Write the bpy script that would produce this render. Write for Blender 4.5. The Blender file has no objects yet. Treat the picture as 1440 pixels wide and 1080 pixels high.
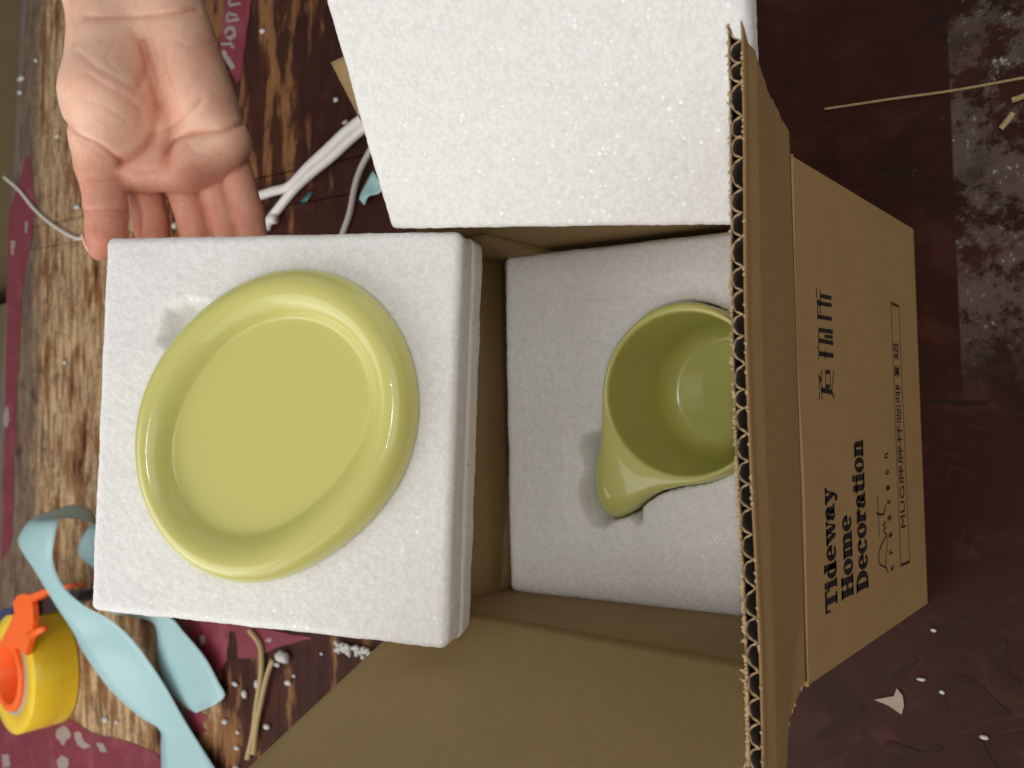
import bpy, bmesh, math, random
import numpy as np
from mathutils import Matrix, Vector
random.seed(4); RNG = np.random.default_rng(7)
scene = bpy.context.scene
COL = scene.collection

# ------------------------------------------------------------------ camera
F = 1165.0                                   # focal length in photo pixels
CAM = np.array([0.0004, -0.10698, 0.43191])  # metres, table top is z = 0
R_ = np.array([0.99890472, -0.04083978, 0.02283584])   # photographer's right
D_ = np.array([-0.01651201, -0.76431749, -0.64462867]) # photographer's down
V_ = np.array([0.04378033, 0.64354556, -0.7641547])    # view direction
cd = bpy.data.cameras.new('camera'); cam = bpy.data.objects.new('camera', cd); COL.objects.link(cam)
cd.sensor_width = 36; cd.lens = F/1440*36; cd.clip_start = .01; cd.clip_end = 60
m = Matrix.Identity(4)
for i, a in enumerate((D_, R_, -V_)):        # phone held upright, picture stored on its side
    for k in range(3): m[k][i] = a[k]
for k in range(3): m[k][3] = CAM[k]
cam.matrix_world = m
cd.dof.use_dof = True; cd.dof.focus_distance = .285; cd.dof.aperture_fstop = 20
scene.camera = cam

# ------------------------------------------------------------------ light
w = bpy.data.worlds.new('World'); scene.world = w; w.use_nodes = True
bg = w.node_tree.nodes['Background']; bg.inputs[0].default_value = (1, .965, .92, 1); bg.inputs[1].default_value = .20
def area(name, loc, target, sx, sy, power, col):
    l = bpy.data.lights.new(name, 'AREA'); l.shape = 'RECTANGLE'; l.size = sx; l.size_y = sy
    l.energy = power; l.color = col
    o = bpy.data.objects.new(name, l); COL.objects.link(o)
    o.location = loc; o.rotation_euler = (Vector(target)-Vector(loc)).to_track_quat('-Z', 'Y').to_euler()
    return o
LC = (1, .972, .935)
area('ceiling_tube_light', (-.12, -.95, 2.25), (0, .15, .1), .7, .018, 10.5, LC)
area('bench_lamp', (-.5, .75, 1.1), (-.1, .4, .1), 1.1, .8, 7.2, LC)
area('far_fill_lamp', (-1.0, 1.1, .9), (-.1, .5, .1), .8, .6, 3.4, LC)  # second unseen lamp, added to brighten the far left
area('near_fill_light', (0, -2.0, 1.7), (0, .1, .1), 2.0, 1.4, 14, LC)  # added fill from the near side, not a window
area('left_fill_light', (-2.1, .1, 1.5), (0, .1, .1), 2.0, 1.4, 12, LC)  # unseen fill light added on the left, no real window
area('right_fill_light', (2.1, .1, 1.5), (0, .1, .1), 2.0, 1.4, 3.0, LC)  # weak unseen fill added on the right, no real window
scene.view_settings.view_transform = 'Standard'; scene.view_settings.look = 'None'
scene.view_settings.exposure = 0; scene.view_settings.gamma = 1

# ------------------------------------------------------------------ helpers: geometry
def ray(x, y):
    u, v = 1080-y, x
    d = V_ + R_*(u-540)/F + D_*(v-720)/F
    return d
def onplane(x, y, P, n):
    d = ray(x, y); n = np.array(n); return CAM + d*(((np.array(P)-CAM)@n)/(d@n))
def onz(x, y, z=0.): return onplane(x, y, (0, 0, z), (0, 0, 1))
def ony(x, y, Y=0.): return onplane(x, y, (0, Y, 0), (0, 1, 0))
def atd(x, y, depth): return CAM + ray(x, y)*depth
def rot(rx, ry, rz):
    cx, sx, cy, sy, cz, sz = np.cos(rx), np.sin(rx), np.cos(ry), np.sin(ry), np.cos(rz), np.sin(rz)
    return np.array([[cz,-sz,0],[sz,cz,0],[0,0,1]])@np.array([[cy,0,sy],[0,1,0],[-sy,0,cy]])@np.array([[1,0,0],[0,cx,-sx],[0,sx,cx]])

def tag(o, label=None, cat=None, group=None, kind=None):
    if label: o['label'] = label
    if cat: o['category'] = cat
    if group: o['group'] = group
    if kind: o['kind'] = kind
    return o
def empty(name, loc=(0, 0, 0)):
    o = bpy.data.objects.new(name, None); COL.objects.link(o); o.location = loc; o.empty_display_size = .02
    return o
def mesh(name, V, Fc, mat, parent=None, smooth=True, M=None):
    """V in world coordinates (or local, with matrix M)"""
    me = bpy.data.meshes.new(name)
    V = np.asarray(V, float)
    me.from_pydata([tuple(p) for p in V], [], [tuple(f) for f in Fc])
    bm = bmesh.new(); bm.from_mesh(me); bmesh.ops.recalc_face_normals(bm, faces=bm.faces); bm.to_mesh(me); bm.free()
    if smooth: me.polygons.foreach_set('use_smooth', [True]*len(me.polygons))
    me.materials.append(mat); me.update()
    o = bpy.data.objects.new(name, me); COL.objects.link(o)
    if M is not None: o.matrix_world = M
    if parent is not None:
        o.parent = parent
        o.matrix_parent_inverse = Matrix.Identity(4)
        if parent.type == 'EMPTY' or True:
            o.matrix_parent_inverse = world_of(parent).inverted()
    return o
def world_of(o):
    M = o.matrix_basis.copy()
    if o.parent is not None: M = world_of(o.parent) @ o.matrix_parent_inverse @ M
    return M
def boxvf(p0, p1):
    (a, b, c), (d, e, f) = p0, p1
    V = [(a,b,c),(d,b,c),(d,e,c),(a,e,c),(a,b,f),(d,b,f),(d,e,f),(a,e,f)]
    return V, [(0,3,2,1),(4,5,6,7),(0,1,5,4),(1,2,6,5),(2,3,7,6),(3,0,4,7)]
def prism(poly, off):
    """extrude a planar 3-D polygon by vector off"""
    n = len(poly); V = [tuple(p) for p in poly]+[tuple(np.array(p)+off) for p in poly]
    Fc = [tuple(range(n))[::-1], tuple(range(n, 2*n))]+[(i, (i+1)%n, (i+1)%n+n, i+n) for i in range(n)]
    return V, Fc
class MB:
    def __init__(s): s.V = []; s.F = []
    def add(s, V, Fc):
        k = len(s.V); s.V += [tuple(p) for p in V]; s.F += [tuple(i+k for i in f) for f in Fc]; return s
    def build(s, name, mat, parent=None, smooth=False, M=None): return mesh(name, s.V, s.F, mat, parent, smooth, M)
def resample(P, n):
    P = np.asarray(P, float); d = np.r_[0, np.cumsum(np.linalg.norm(np.diff(P, axis=0), axis=1))]
    t = np.linspace(0, d[-1], n); return np.c_[tuple(np.interp(t, d, P[:, k]) for k in range(P.shape[1]))]
def smooth_poly(P, n):
    """Catmull-Rom through P then resample"""
    P = np.asarray(P, float); Q = np.vstack([2*P[0]-P[1], P, 2*P[-1]-P[-2]]); out = []
    for i in range(1, len(Q)-2):
        for t in np.linspace(0, 1, 12, endpoint=False):
            a, b, c, d = Q[i-1], Q[i], Q[i+1], Q[i+2]
            out.append(.5*((2*b)+(c-a)*t+(2*a-5*b+4*c-d)*t*t+(3*b-a-3*c+d)*t**3))
    out.append(P[-1]); return resample(out, n)
def tube(P, r, n=8, closed_ends=True):
    P = np.asarray(P, float); r = np.broadcast_to(np.asarray(r, float), len(P)); V = []; Fc = []
    up = np.array([.3, .2, 1.])
    for i in range(len(P)):
        t = P[min(i+1, len(P)-1)]-P[max(i-1, 0)]; t /= np.linalg.norm(t)
        a = np.cross(t, up); a /= np.linalg.norm(a); b = np.cross(a, t)
        for k in range(n):
            th = 2*math.pi*k/n; V.append(P[i]+r[i]*(a*math.cos(th)+b*math.sin(th)))
    for i in range(len(P)-1):
        for k in range(n): Fc.append((i*n+k, i*n+(k+1)%n, (i+1)*n+(k+1)%n, (i+1)*n+k))
    Fc += [tuple(range(n))[::-1], tuple(range((len(P)-1)*n, len(P)*n))]
    return V, Fc
def sheet(A, B, thick, across=5, bulge=None):
    """thin sheet between two 3-D border lines (equal length)"""
    A, B = np.asarray(A), np.asarray(B); n = len(A); V = []; Fc = []
    for s in (0, 1):
        for i in range(n):
            for j in range(across):
                t = j/(across-1); p = A[i]*(1-t)+B[i]*t
                if bulge is not None: p = p+np.array([0, 0, bulge[i]*4*t*(1-t)])
                V.append(p+np.array([0, 0, -thick*s]))
    o = n*across
    for i in range(n-1):
        for j in range(across-1):
            q = (i*across+j, i*across+j+1, (i+1)*across+j+1, (i+1)*across+j)
            Fc.append(q); Fc.append(tuple(k+o for k in q[::-1]))
    for i in range(n-1):
        for j in (0, across-1):
            a, b = i*across+j, (i+1)*across+j; Fc.append((a, b, b+o, a+o))
    for j in range(across-1):
        for i in (0, n-1):
            a, b = i*across+j, i*across+j+1; Fc.append((a, b, b+o, a+o))
    return V, Fc
_perm = RNG.random((64, 64, 64))
def vnoise(P):
    P = np.asarray(P, float); i = np.floor(P).astype(int); f = P-i; f = f*f*(3-2*f); s = 0
    for dx in (0, 1):
        for dy in (0, 1):
            for dz in (0, 1):
                wgt = (f[:, 0] if dx else 1-f[:, 0])*(f[:, 1] if dy else 1-f[:, 1])*(f[:, 2] if dz else 1-f[:, 2])
                s = s+wgt*_perm[(i[:, 0]+dx) % 64, (i[:, 1]+dy) % 64, (i[:, 2]+dz) % 64]
    return s*2-1
def polydist(P, poly):
    """signed distance (inside negative) of 2-D points to polygon"""
    P = np.asarray(P); poly = np.asarray(poly); d = np.full(len(P), 1e9); ins = np.zeros(len(P), bool)
    for a, b in zip(poly, np.roll(poly, -1, 0)):
        e = b-a; t = np.clip(((P-a)@e)/(e@e+1e-18), 0, 1)
        d = np.minimum(d, np.hypot(*(P-a-t[:, None]*e).T))
        c = ((a[1] > P[:, 1]) != (b[1] > P[:, 1])) & (P[:, 0] < (b[0]-a[0])*(P[:, 1]-a[1])/(b[1]-a[1]+1e-18)+a[0])
        ins ^= c
    return np.where(ins, -d, d)

# ------------------------------------------------------------------ helpers: materials
def srgb(r, g, b):
    f = lambda c: (c/255/12.92 if c/255 <= .04045 else ((c/255+.055)/1.055)**2.4)
    return (f(r), f(g), f(b), 1)
class NT:
    def __init__(s, name):
        s.m = bpy.data.materials.new(name); s.m.use_nodes = True; s.t = s.m.node_tree; s.b = s.t.nodes['Principled BSDF']
        tc = s.t.nodes.new('ShaderNodeTexCoord'); s.obj = tc.outputs['Object']
        g = s.t.nodes.new('ShaderNodeNewGeometry'); s.pos = g.outputs['Position']
    def n(s, typ, **kw):
        o = s.t.nodes.new(typ)
        for k, v in kw.items(): setattr(o, k, v)
        return o
    def link(s, a, b): s.t.links.new(a, b)
    def put(s, sock, v):
        if isinstance(v, (int, float, tuple, list)): sock.default_value = v
        else: s.link(v, sock)
    def math(s, op, a, b=None, c=None, clamp=False):
        o = s.n('ShaderNodeMath', operation=op, use_clamp=clamp)
        for k, v in enumerate((a, b, c)):
            if v is not None: s.put(o.inputs[k], v)
        return o.outputs[0]
    def step(s, v, lo, hi):
        o = s.n('ShaderNodeMapRange', interpolation_type='SMOOTHSTEP'); s.put(o.inputs[0], v)
        s.put(o.inputs[1], lo); s.put(o.inputs[2], hi); return o.outputs[0]
    def scale(s, vec, sc):
        o = s.n('ShaderNodeVectorMath', operation='MULTIPLY'); s.link(vec, o.inputs[0]); o.inputs[1].default_value = sc; return o.outputs[0]
    def noise(s, vec, sc=1, detail=4, rough=.55, dist=0):
        o = s.n('ShaderNodeTexNoise'); s.link(vec, o.inputs['Vector']); o.inputs['Scale'].default_value = sc
        o.inputs['Detail'].default_value = detail; o.inputs['Roughness'].default_value = rough; o.inputs['Distortion'].default_value = dist
        return o.outputs['Fac']
    def mix(s, f, a, b):
        o = s.n('ShaderNodeMix', data_type='RGBA'); s.put(o.inputs[0], f); s.put(o.inputs[6], a); s.put(o.inputs[7], b); return o.outputs[2]
    def bump(s, h, strength=.3, dist=.001, normal=None):
        o = s.n('ShaderNodeBump'); s.put(o.inputs['Height'], h); o.inputs['Strength'].default_value = strength; o.inputs['Distance'].default_value = dist
        if normal is not None: s.link(normal, o.inputs['Normal'])
        return o.outputs[0]
    def set(s, **kw):
        for k, v in kw.items(): s.put(s.b.inputs[k.replace('_', ' ')], v)
        return s.m
def simple(name, col, rough=.5, var=.12, sc=300, bump=.15, **kw):
    t = NT(name); nz = t.noise(t.obj, sc, 5)
    dark = tuple(c*(1-var) for c in col[:3])+(1,); lite = tuple(min(1, c*(1+var)) for c in col[:3])+(1,)
    return t.set(Base_Color=t.mix(nz, dark, lite), Roughness=rough, Normal=t.bump(nz, bump, .0004), **kw)

# cardboard
def cardboard(name, base, var=.07):
    t = NT(name)
    big = t.noise(t.pos, 30, 5, .65); fib = t.noise(t.scale(t.pos, (420, 1500, 1300)), 1, 6, .7); mid = t.noise(t.pos, 420, 4, .7); speck = t.noise(t.pos, 2300, 2)
    wv = t.n('ShaderNodeTexWave', wave_type='BANDS', bands_direction='X'); t.link(t.pos, wv.inputs['Vector']); wv.inputs['Scale'].default_value = 32; wv.inputs['Distortion'].default_value = .6; wv.inputs['Detail'].default_value = 1
    d = tuple(c*(1-var) for c in base[:3])+(1,); l = tuple(c*(1+var) for c in base[:3])+(1,)
    c = t.mix(t.step(t.math('ADD', t.math('MULTIPLY', big, .5), t.math('MULTIPLY', mid, .5)), .3, .7), d, l)
    c = t.mix(t.math('MULTIPLY', t.step(fib, .5, .7), .4), c, tuple(x*1.3 for x in base[:3])+(1,))
    c = t.mix(t.math('MULTIPLY', t.step(speck, .58, .72), .4), c, tuple(x*.5 for x in base[:3])+(1,))
    sc = t.noise(t.scale(t.pos, (30, 90, 60)), 1, 6, .7, 1.5)
    c = t.mix(t.math('MULTIPLY', t.step(sc, .62, .75), .3), c, tuple(x*1.35 for x in base[:3])+(1,))
    h = t.math('ADD', t.math('ADD', fib, t.math('MULTIPLY', mid, .6)), t.math('MULTIPLY', wv.outputs['Fac'], .35))
    return t.set(Base_Color=c, Roughness=.72, Specular_IOR_Level=.3, Normal=t.bump(h, .35, .0005))
CARD = cardboard('kraft_cardboard', (.372, .230, .096))
CARD_IN = cardboard('kraft_cardboard_inside', (.31, .214, .096))
CARD_EDGE = cardboard('kraft_paper_torn', (.52, .37, .21), .2)
FLUTE_SHADE = cardboard('fluting_paper_shaded', (.055, .042, .032))  # fluting paper, darkened so the flute holes look shaded
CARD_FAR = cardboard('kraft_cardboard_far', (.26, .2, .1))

# expanded foam
def foam(name):
    t = NT(name)
    vo = t.n('ShaderNodeTexVoronoi'); t.link(t.obj, vo.inputs['Vector']); vo.inputs['Scale'].default_value = 560
    v2 = t.n('ShaderNodeTexVoronoi'); t.link(t.obj, v2.inputs['Vector']); v2.inputs['Scale'].default_value = 520
    nz = t.noise(t.obj, 800, 4, .7); mid = t.noise(t.obj, 210, 4, .65)
    h = t.math('ADD', vo.outputs['Distance'], t.math('ADD', t.math('MULTIPLY', nz, 1.1), t.math('MULTIPLY', mid, .6)))
    # scattered glassy cell walls of very different sizes, their glints also painted white
    sep = t.n('ShaderNodeSeparateColor'); t.link(v2.outputs['Color'], sep.inputs[0])
    rad = t.math('ADD', .14, t.math('MULTIPLY', t.math('POWER', sep.outputs[1], 2.5), .36))
    spark = t.math('MULTIPLY', t.step(sep.outputs[0], .80, .84), t.step(t.math('SUBTRACT', v2.outputs['Distance'], rad), .05, -.05))
    rnd = t.n('ShaderNodeVectorMath', operation='SUBTRACT'); t.link(v2.outputs['Color'], rnd.inputs[0]); rnd.inputs[1].default_value = (.5, .5, .5)
    rs = t.n('ShaderNodeVectorMath', operation='SCALE'); t.link(rnd.outputs[0], rs.inputs[0]); t.put(rs.inputs[3], t.math('MULTIPLY', spark, .6))
    ad = t.n('ShaderNodeVectorMath', operation='ADD'); t.link(t.bump(h, .2, .0006), ad.inputs[0]); t.link(rs.outputs[0], ad.inputs[1])
    no = t.n('ShaderNodeVectorMath', operation='NORMALIZE'); t.link(ad.outputs[0], no.inputs[0])
    c = t.mix(t.step(t.math('ADD', t.math('MULTIPLY', nz, .6), t.math('MULTIPLY', vo.outputs['Distance'], .5)), .3, .75), (.85, .85, .84, 1), (.755, .755, .745, 1))
    c = t.mix(t.math('MULTIPLY', t.step(mid, .4, .7), .35), c, (.90, .90, .895, 1))
    c = t.mix(spark, c, (1, 1, 1, 1))
    return t.set(Base_Color=c, Roughness=t.math('SUBTRACT', .6, t.math('MULTIPLY', spark, .42)), Normal=no.outputs[0],
                 Subsurface_Weight=.75, Subsurface_Radius=(1, 1, .98), Subsurface_Scale=.005, Specular_IOR_Level=t.math('ADD', .45, t.math('MULTIPLY', spark, .5)))
FOAM = foam('expanded_foam')
CRUMB = simple('foam_crumb', (.55, .54, .52), .6, .15, 900, .5)

def glaze(name, col):
    t = NT(name); nz = t.noise(t.obj, 40, 3); f = t.noise(t.obj, 1500, 2)
    c = t.mix(nz, tuple(x*.95 for x in col[:3])+(1,), tuple(x*1.04 for x in col[:3])+(1,))
    return t.set(Base_Color=c, Roughness=.3, Coat_Weight=.5, Coat_Roughness=.025, Specular_IOR_Level=.4, Normal=t.bump(f, .02, .0002))
GLAZE = glaze('lime_glaze', (.60, .585, .18))
INK = simple('black_print', (.016, .013, .011), .65, .3, 800, .1)
BLUE = simple('blue_ribbon_film', srgb(163, 199, 203), .38, .05, 60, .06, Subsurface_Weight=.1, Subsurface_Scale=.002)
TEAL = simple('teal_film', srgb(40, 110, 115), .4, .1)
ORANGE = simple('orange_plastic', srgb(255, 105, 30), .35, .05, 100, .03)
BLACKP = simple('black_plastic', (.012, .012, .014), .4, .2)
STRAPW = simple('white_plastic_strap', (.74, .72, .68), .4, .1, 200, .2)
STRING = simple('grey_string', (.5, .45, .4), .7, .2, 900, .4)
TWINE = simple('straw_sliver', (.42, .31, .15), .75, .25, 400, .4)
PAPER = simple('paper_scrap', (.33, .26, .2), .8, .2, 300, .3)
GREYPAINT = simple('white_letter_paint', (.3, .24, .22), .6, .2, 500, .2)
def magenta():
    t = NT('magenta_tape'); nz = t.noise(t.scale(t.pos, (60, 25, 1)), 1, 6, .7); b = t.noise(t.pos, 25, 4)
    c = t.mix(nz, srgb(92, 22, 38), srgb(140, 50, 66)); c = t.mix(t.math('MULTIPLY', t.step(b, .5, .7), .4), c, srgb(145, 85, 88))
    return t.set(Base_Color=c, Roughness=.45, Normal=t.bump(nz, .3, .0006))
MAGENTA = magenta()
def tapemat():
    t = NT('yellow_tape_roll'); nz = t.noise(t.scale(t.obj, (1, 1, 900)), 1, 3); b = t.noise(t.obj, 30, 3)
    c = t.mix(b, srgb(222, 184, 30), srgb(250, 218, 62))
    return t.set(Base_Color=c, Roughness=.22, Subsurface_Weight=.2, Subsurface_Scale=.004, Normal=t.bump(nz, .05, .0004))
TAPE = tapemat()
def skin():
    t = NT('skin'); a = t.n('ShaderNodeAttribute'); a.attribute_name = 'blush'
    nz = t.noise(t.obj, 110, 5, .65); f = t.noise(t.scale(t.obj, (330, 700, 500)), 1, 5, .7); b = t.noise(t.obj, 48, 4, .6)
    c = t.mix(t.step(b, .3, .75), srgb(242, 200, 174), srgb(236, 182, 156))
    c = t.mix(t.math('MULTIPLY', a.outputs['Fac'], t.math('ADD', .7, t.math('MULTIPLY', nz, .5))), c, srgb(200, 130, 106))
    c = t.mix(t.math('MULTIPLY', t.step(nz, .5, .72), .3), c, srgb(202, 136, 112))
    c = t.mix(t.math('MULTIPLY', t.step(f, .52, .7), .2), c, srgb(246, 216, 192))
    vo = t.n('ShaderNodeTexVoronoi', feature='DISTANCE_TO_EDGE'); t.link(t.scale(t.obj, (260, 420, 340)), vo.inputs['Vector']); vo.inputs['Scale'].default_value = 1
    return t.set(Base_Color=c, Roughness=.46, Subsurface_Weight=.25, Subsurface_Radius=(1, .35, .2), Subsurface_Scale=.004,
                 Specular_IOR_Level=.4, Normal=t.bump(t.math('ADD', f, t.math('MULTIPLY', t.step(vo.outputs['Distance'], 0, .12), .25)), .24, .0007))
SKIN = skin()
NAIL = simple('fingernail', srgb(236, 186, 168), .3, .05, 50, .02)

def tablemat():
    t = NT('worn_varnish')
    sp = t.n('ShaderNodeSeparateXYZ'); t.link(t.pos, sp.inputs[0]); X, Y = sp.outputs[0], sp.outputs[1]
    grain = t.noise(t.scale(t.pos, (15, 95, 1)), 1, 6, .62, .3)
    streak = t.noise(t.scale(t.pos, (9, 38, 1)), 1, 5, .6, .2)
    blot = t.noise(t.pos, 9, 5, .6); fine = t.noise(t.pos, 160, 5, .7)
    gr = t.math('ADD', t.math('MULTIPLY', t.step(grain, .3, .7), t.math('ADD', .15, t.math('MULTIPLY', t.step(Y, .25, .6), .7))), t.math('MULTIPLY', t.step(blot, .3, .7), .35))
    red = t.mix(gr, (.026, .0075, .0045, 1), (.058, .0175, .0105, 1))
    red = t.mix(t.math('MULTIPLY', t.step(blot, .5, .75), .5), red, (.028, .011, .009, 1))
    # bare wood, more and more towards the far side of the table
    wood = t.mix(t.step(t.math('ADD', t.math('MULTIPLY', grain, .6), t.math('MULTIPLY', fine, .4)), .36, .62), (.21, .12, .072, 1), (.56, .40, .215, 1))
    amber = t.mix(grain, (.13, .045, .016, 1), (.3, .15, .06, 1))
    far = t.step(Y, .42, .92)
    s = t.math('ADD', t.math('MULTIPLY', streak, .62), t.math('MULTIPLY', blot, .38))
    thr = t.math('SUBTRACT', .64, t.math('MULTIPLY', far, .195))
    w1 = t.step(t.math('SUBTRACT', s, thr), -.015, .05)
    a1 = t.step(t.math('SUBTRACT', s, t.math('SUBTRACT', thr, .07)), -.02, .04)
    gate = t.step(Y, .3, .45)
    rb_ = t.noise(t.scale(t.pos, (26, 60, 1)), 1, 6, .7); wood = t.mix(t.math('MULTIPLY', t.step(rb_, .5, .62), .55), wood, (.10, .040, .024, 1))
    c = t.mix(t.math('MULTIPLY', a1, gate), red, amber)
    c = t.mix(t.math('MULTIPLY', t.math('MULTIPLY', w1, gate), t.step(Y, .45, .75)), c, wood)
    # grime on the far rim
    c = t.mix(t.math('MULTIPLY', t.step(t.math('ADD', Y, t.math('MULTIPLY', blot, .09)), 1.09, 1.15), .75), c, (.11, .085, .07, 1))
    # dried plaster near the photographer's right hand, hard edged on its far side
    p0 = onz(1333, 60); p1 = onz(1440, 470)
    pn = t.noise(t.scale(t.pos, (70, 62, 1)), 1, 10, .82, .12); pb = t.noise(t.pos, 24, 4, .6); ps = t.noise(t.pos, 330, 3, .7)
    reg = t.math('MULTIPLY', t.step(Y, float(p0[1])+.0005, float(p0[1])-.0005), t.step(t.math('ADD', X, t.math('MULTIPLY', pb, .08)), float(p1[0])+.01, float(p1[0])+.065))
    pm = t.math('MULTIPLY', t.step(t.math('ADD', t.math('MULTIPLY', pn, .6), t.math('MULTIPLY', pb, .4)), .47, .525), reg)
    c = t.mix(t.math('MULTIPLY', pm, .5), c, (.19, .15, .125, 1))
    wm = t.math('MULTIPLY', t.step(t.math('ADD', t.math('MULTIPLY', pn, .7), t.math('MULTIPLY', ps, .3)), .565, .62), reg)
    c = t.mix(t.math('MULTIPLY', wm, .8), c, (.5, .46, .43, 1))
    # worn varnish: blotches, dark smudges and hairline scratches
    bl2 = t.noise(t.scale(t.pos, (38, 26, 1)), 1, 7, .68, .4); sm2 = t.noise(t.scale(t.pos, (14, 20, 1)), 1, 4, .6, .8)
    c = t.mix(t.math('MULTIPLY', t.step(bl2, .5, .68), .45), c, (.085, .027, .019, 1))
    c = t.mix(t.math('MULTIPLY', t.step(sm2, .56, .68), .55), c, (.017, .0085, .007, 1))
    for ang, dens in ((.35, .012), (1.9, .009), (2.7, .010)):
        rt_ = t.n('ShaderNodeVectorRotate', rotation_type='Z_AXIS'); t.link(t.pos, rt_.inputs['Vector']); rt_.inputs['Angle'].default_value = ang
        v = t.noise(t.scale(rt_.outputs[0], (150, 3.5, 1)), 1, 2, .5, .1); gt = t.noise(t.scale(rt_.outputs[0], (9, 12, 1)), 1, 2)
        line_ = t.math('MULTIPLY', t.step(t.math('ABSOLUTE', t.math('SUBTRACT', v, .5)), dens, dens*.3), t.step(gt, .56, .66))
        c = t.mix(t.math('MULTIPLY', line_, .06), c, (.24, .16, .12, 1))
    # pale scuffs anywhere
    sc = t.noise(t.scale(t.pos, (46, 38, 1)), 1, 6, .7, 1.0)
    sm = t.math('MULTIPLY', t.step(sc, .66, .76), t.step(blot, .42, .6))
    c = t.mix(t.math('MULTIPLY', sm, .4), c, (.27, .225, .2, 1))
    fl = t.noise(t.pos, 420, 2, .5)
    c = t.mix(t.math('MULTIPLY', t.step(fl, .79, .83), .6), c, (.45, .4, .36, 1))
    rough = t.math('ADD', .42, t.math('ADD', t.math('MULTIPLY', t.math('MAXIMUM', w1, pm), .25), t.math('MULTIPLY', fine, .18)))
    h = t.math('ADD', t.math('MULTIPLY', grain, .5), t.math('ADD', t.math('MULTIPLY', pm, .9), t.math('SUBTRACT', t.math('MULTIPLY', fine, .4), t.math('MULTIPLY', w1, .3))))
    return t.set(Base_Color=c, Roughness=rough, Specular_IOR_Level=.13, Normal=t.bump(h, .35, .0012))
TABLE = tablemat()
RIMWOOD = simple('dusty_table_rim', (.16, .125, .105), .7, .35, 60, .4)
PALEWOOD = simple('bare_wood_strip', (.36, .25, .12), .6, .35, 70, .3)
FLOOR = simple('dark_floor', (.045, .036, .018), .7, .3, 8, .2)
MARKER = simple('black_marker', (.026, .0105, .0075), .6, .3, 90, .1, Specular_IOR_Level=.15)

# ------------------------------------------------------------------ setting: floor, carton behind, table
V, Fc = boxvf((-6, -4, -.80), (6, 9, -.75)); tag(mesh('floor', V, Fc, FLOOR, smooth=False), kind='structure')
fe0, fe1 = onz(8, 360), onz(27, 0)                    # far edge of the table
sl = (fe1[1]-fe0[1])/(fe1[0]-fe0[0])
edgey = lambda x: fe0[1]+sl*(x-fe0[0])
tb = empty('table', (0, .3, 0)); tag(tb, 'worn red-brown varnished wooden table with bare streaks on its far side', 'table')
s0, s1 = onz(38, 352), onz(440, 282)                  # the joint that runs away from the viewer
jx = lambda y: s0[0]+(s1[0]-s0[0])*(y-s0[1])/(s1[1]-s0[1])
T = .03
def board(x0, x1, name='board', mat=TABLE, y0=-1.0, top=0.0, gap=.0012, yend=None):
    poly = []
    ys = np.linspace(y0, 1.3, 14)
    L = [((x0 if not callable(x0) else x0(y)+gap/2), y) for y in ys]; Rr = [((x1 if not callable(x1) else x1(y)-gap/2), y) for y in ys]
    ce = lambda x: edgey(x) if yend is None else yend(x)
    L[-1] = (L[-1][0], ce(L[-1][0])); Rr[-1] = (Rr[-1][0], ce(Rr[-1][0]))
    L = [p for p in L if p[1] <= ce(p[0])+1e-6]; Rr = [p for p in Rr if p[1] <= ce(p[0])+1e-6]
    poly = [(x, y, top) for x, y in L]+[(x, y, top) for x, y in Rr[::-1]]
    V, Fc = prism(poly, np.array([0, 0, -T])); return mesh(name, V, Fc, mat, tb, False)
rim = lambda x: edgey(x)-.028
yc = lambda x: .33
board(-1.6, 1.8, yend=lambda x: .33-.0006)
board(-1.6, jx, y0=.33, yend=rim); board(lambda y: jx(y)+.030, 1.8, y0=.33, yend=rim)
o = board(jx, lambda y: jx(y)+.030, 'joint_strip', TABLE, top=-.0006, y0=.33, yend=rim); o['label'] = 'narrow inlaid strip between the two boards'
V, Fc = prism([(-1.6, rim(-1.6)+.0008, -.001), (1.8, rim(1.8)+.0008, -.001), (1.8, edgey(1.8), -.004), (-1.6, edgey(-1.6), -.004)], np.array([0, 0, -T]))
mesh('edging', V, Fc, RIMWOOD, tb, False)
for sx in (-1.4, 1.6):
    for sy in (-.85, .95):
        V, Fc = boxvf((sx-.03, sy-.03, -.75), (sx+.03, sy+.03, -T-.001)); mesh('leg', V, Fc, TABLE, tb, False)
# carton standing on the floor beyond the table
cb = empty('carton', (.7, 2.0, -.75)); tag(cb, 'dim brown carton standing beyond the far edge of the table', 'box')
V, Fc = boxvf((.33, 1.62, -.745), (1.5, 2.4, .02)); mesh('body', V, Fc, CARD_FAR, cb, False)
V, Fc = boxvf((.31, 1.60, .0205), (1.52, 1.75, .026)); mesh('flap', V, Fc, CARD, cb, False)
cb2 = empty('carton', (-.2, 2.0, -.75)); tag(cb2, 'low dim carton on the floor left of the taller one, beyond the table', 'box')
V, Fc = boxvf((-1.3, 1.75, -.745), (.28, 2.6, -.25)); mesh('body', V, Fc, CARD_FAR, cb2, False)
V, Fc = boxvf((-1.3, 1.73, -.2495), (.28, 1.9, -.243)); mesh('flap', V, Fc, CARD_FAR, cb2, False)

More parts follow.
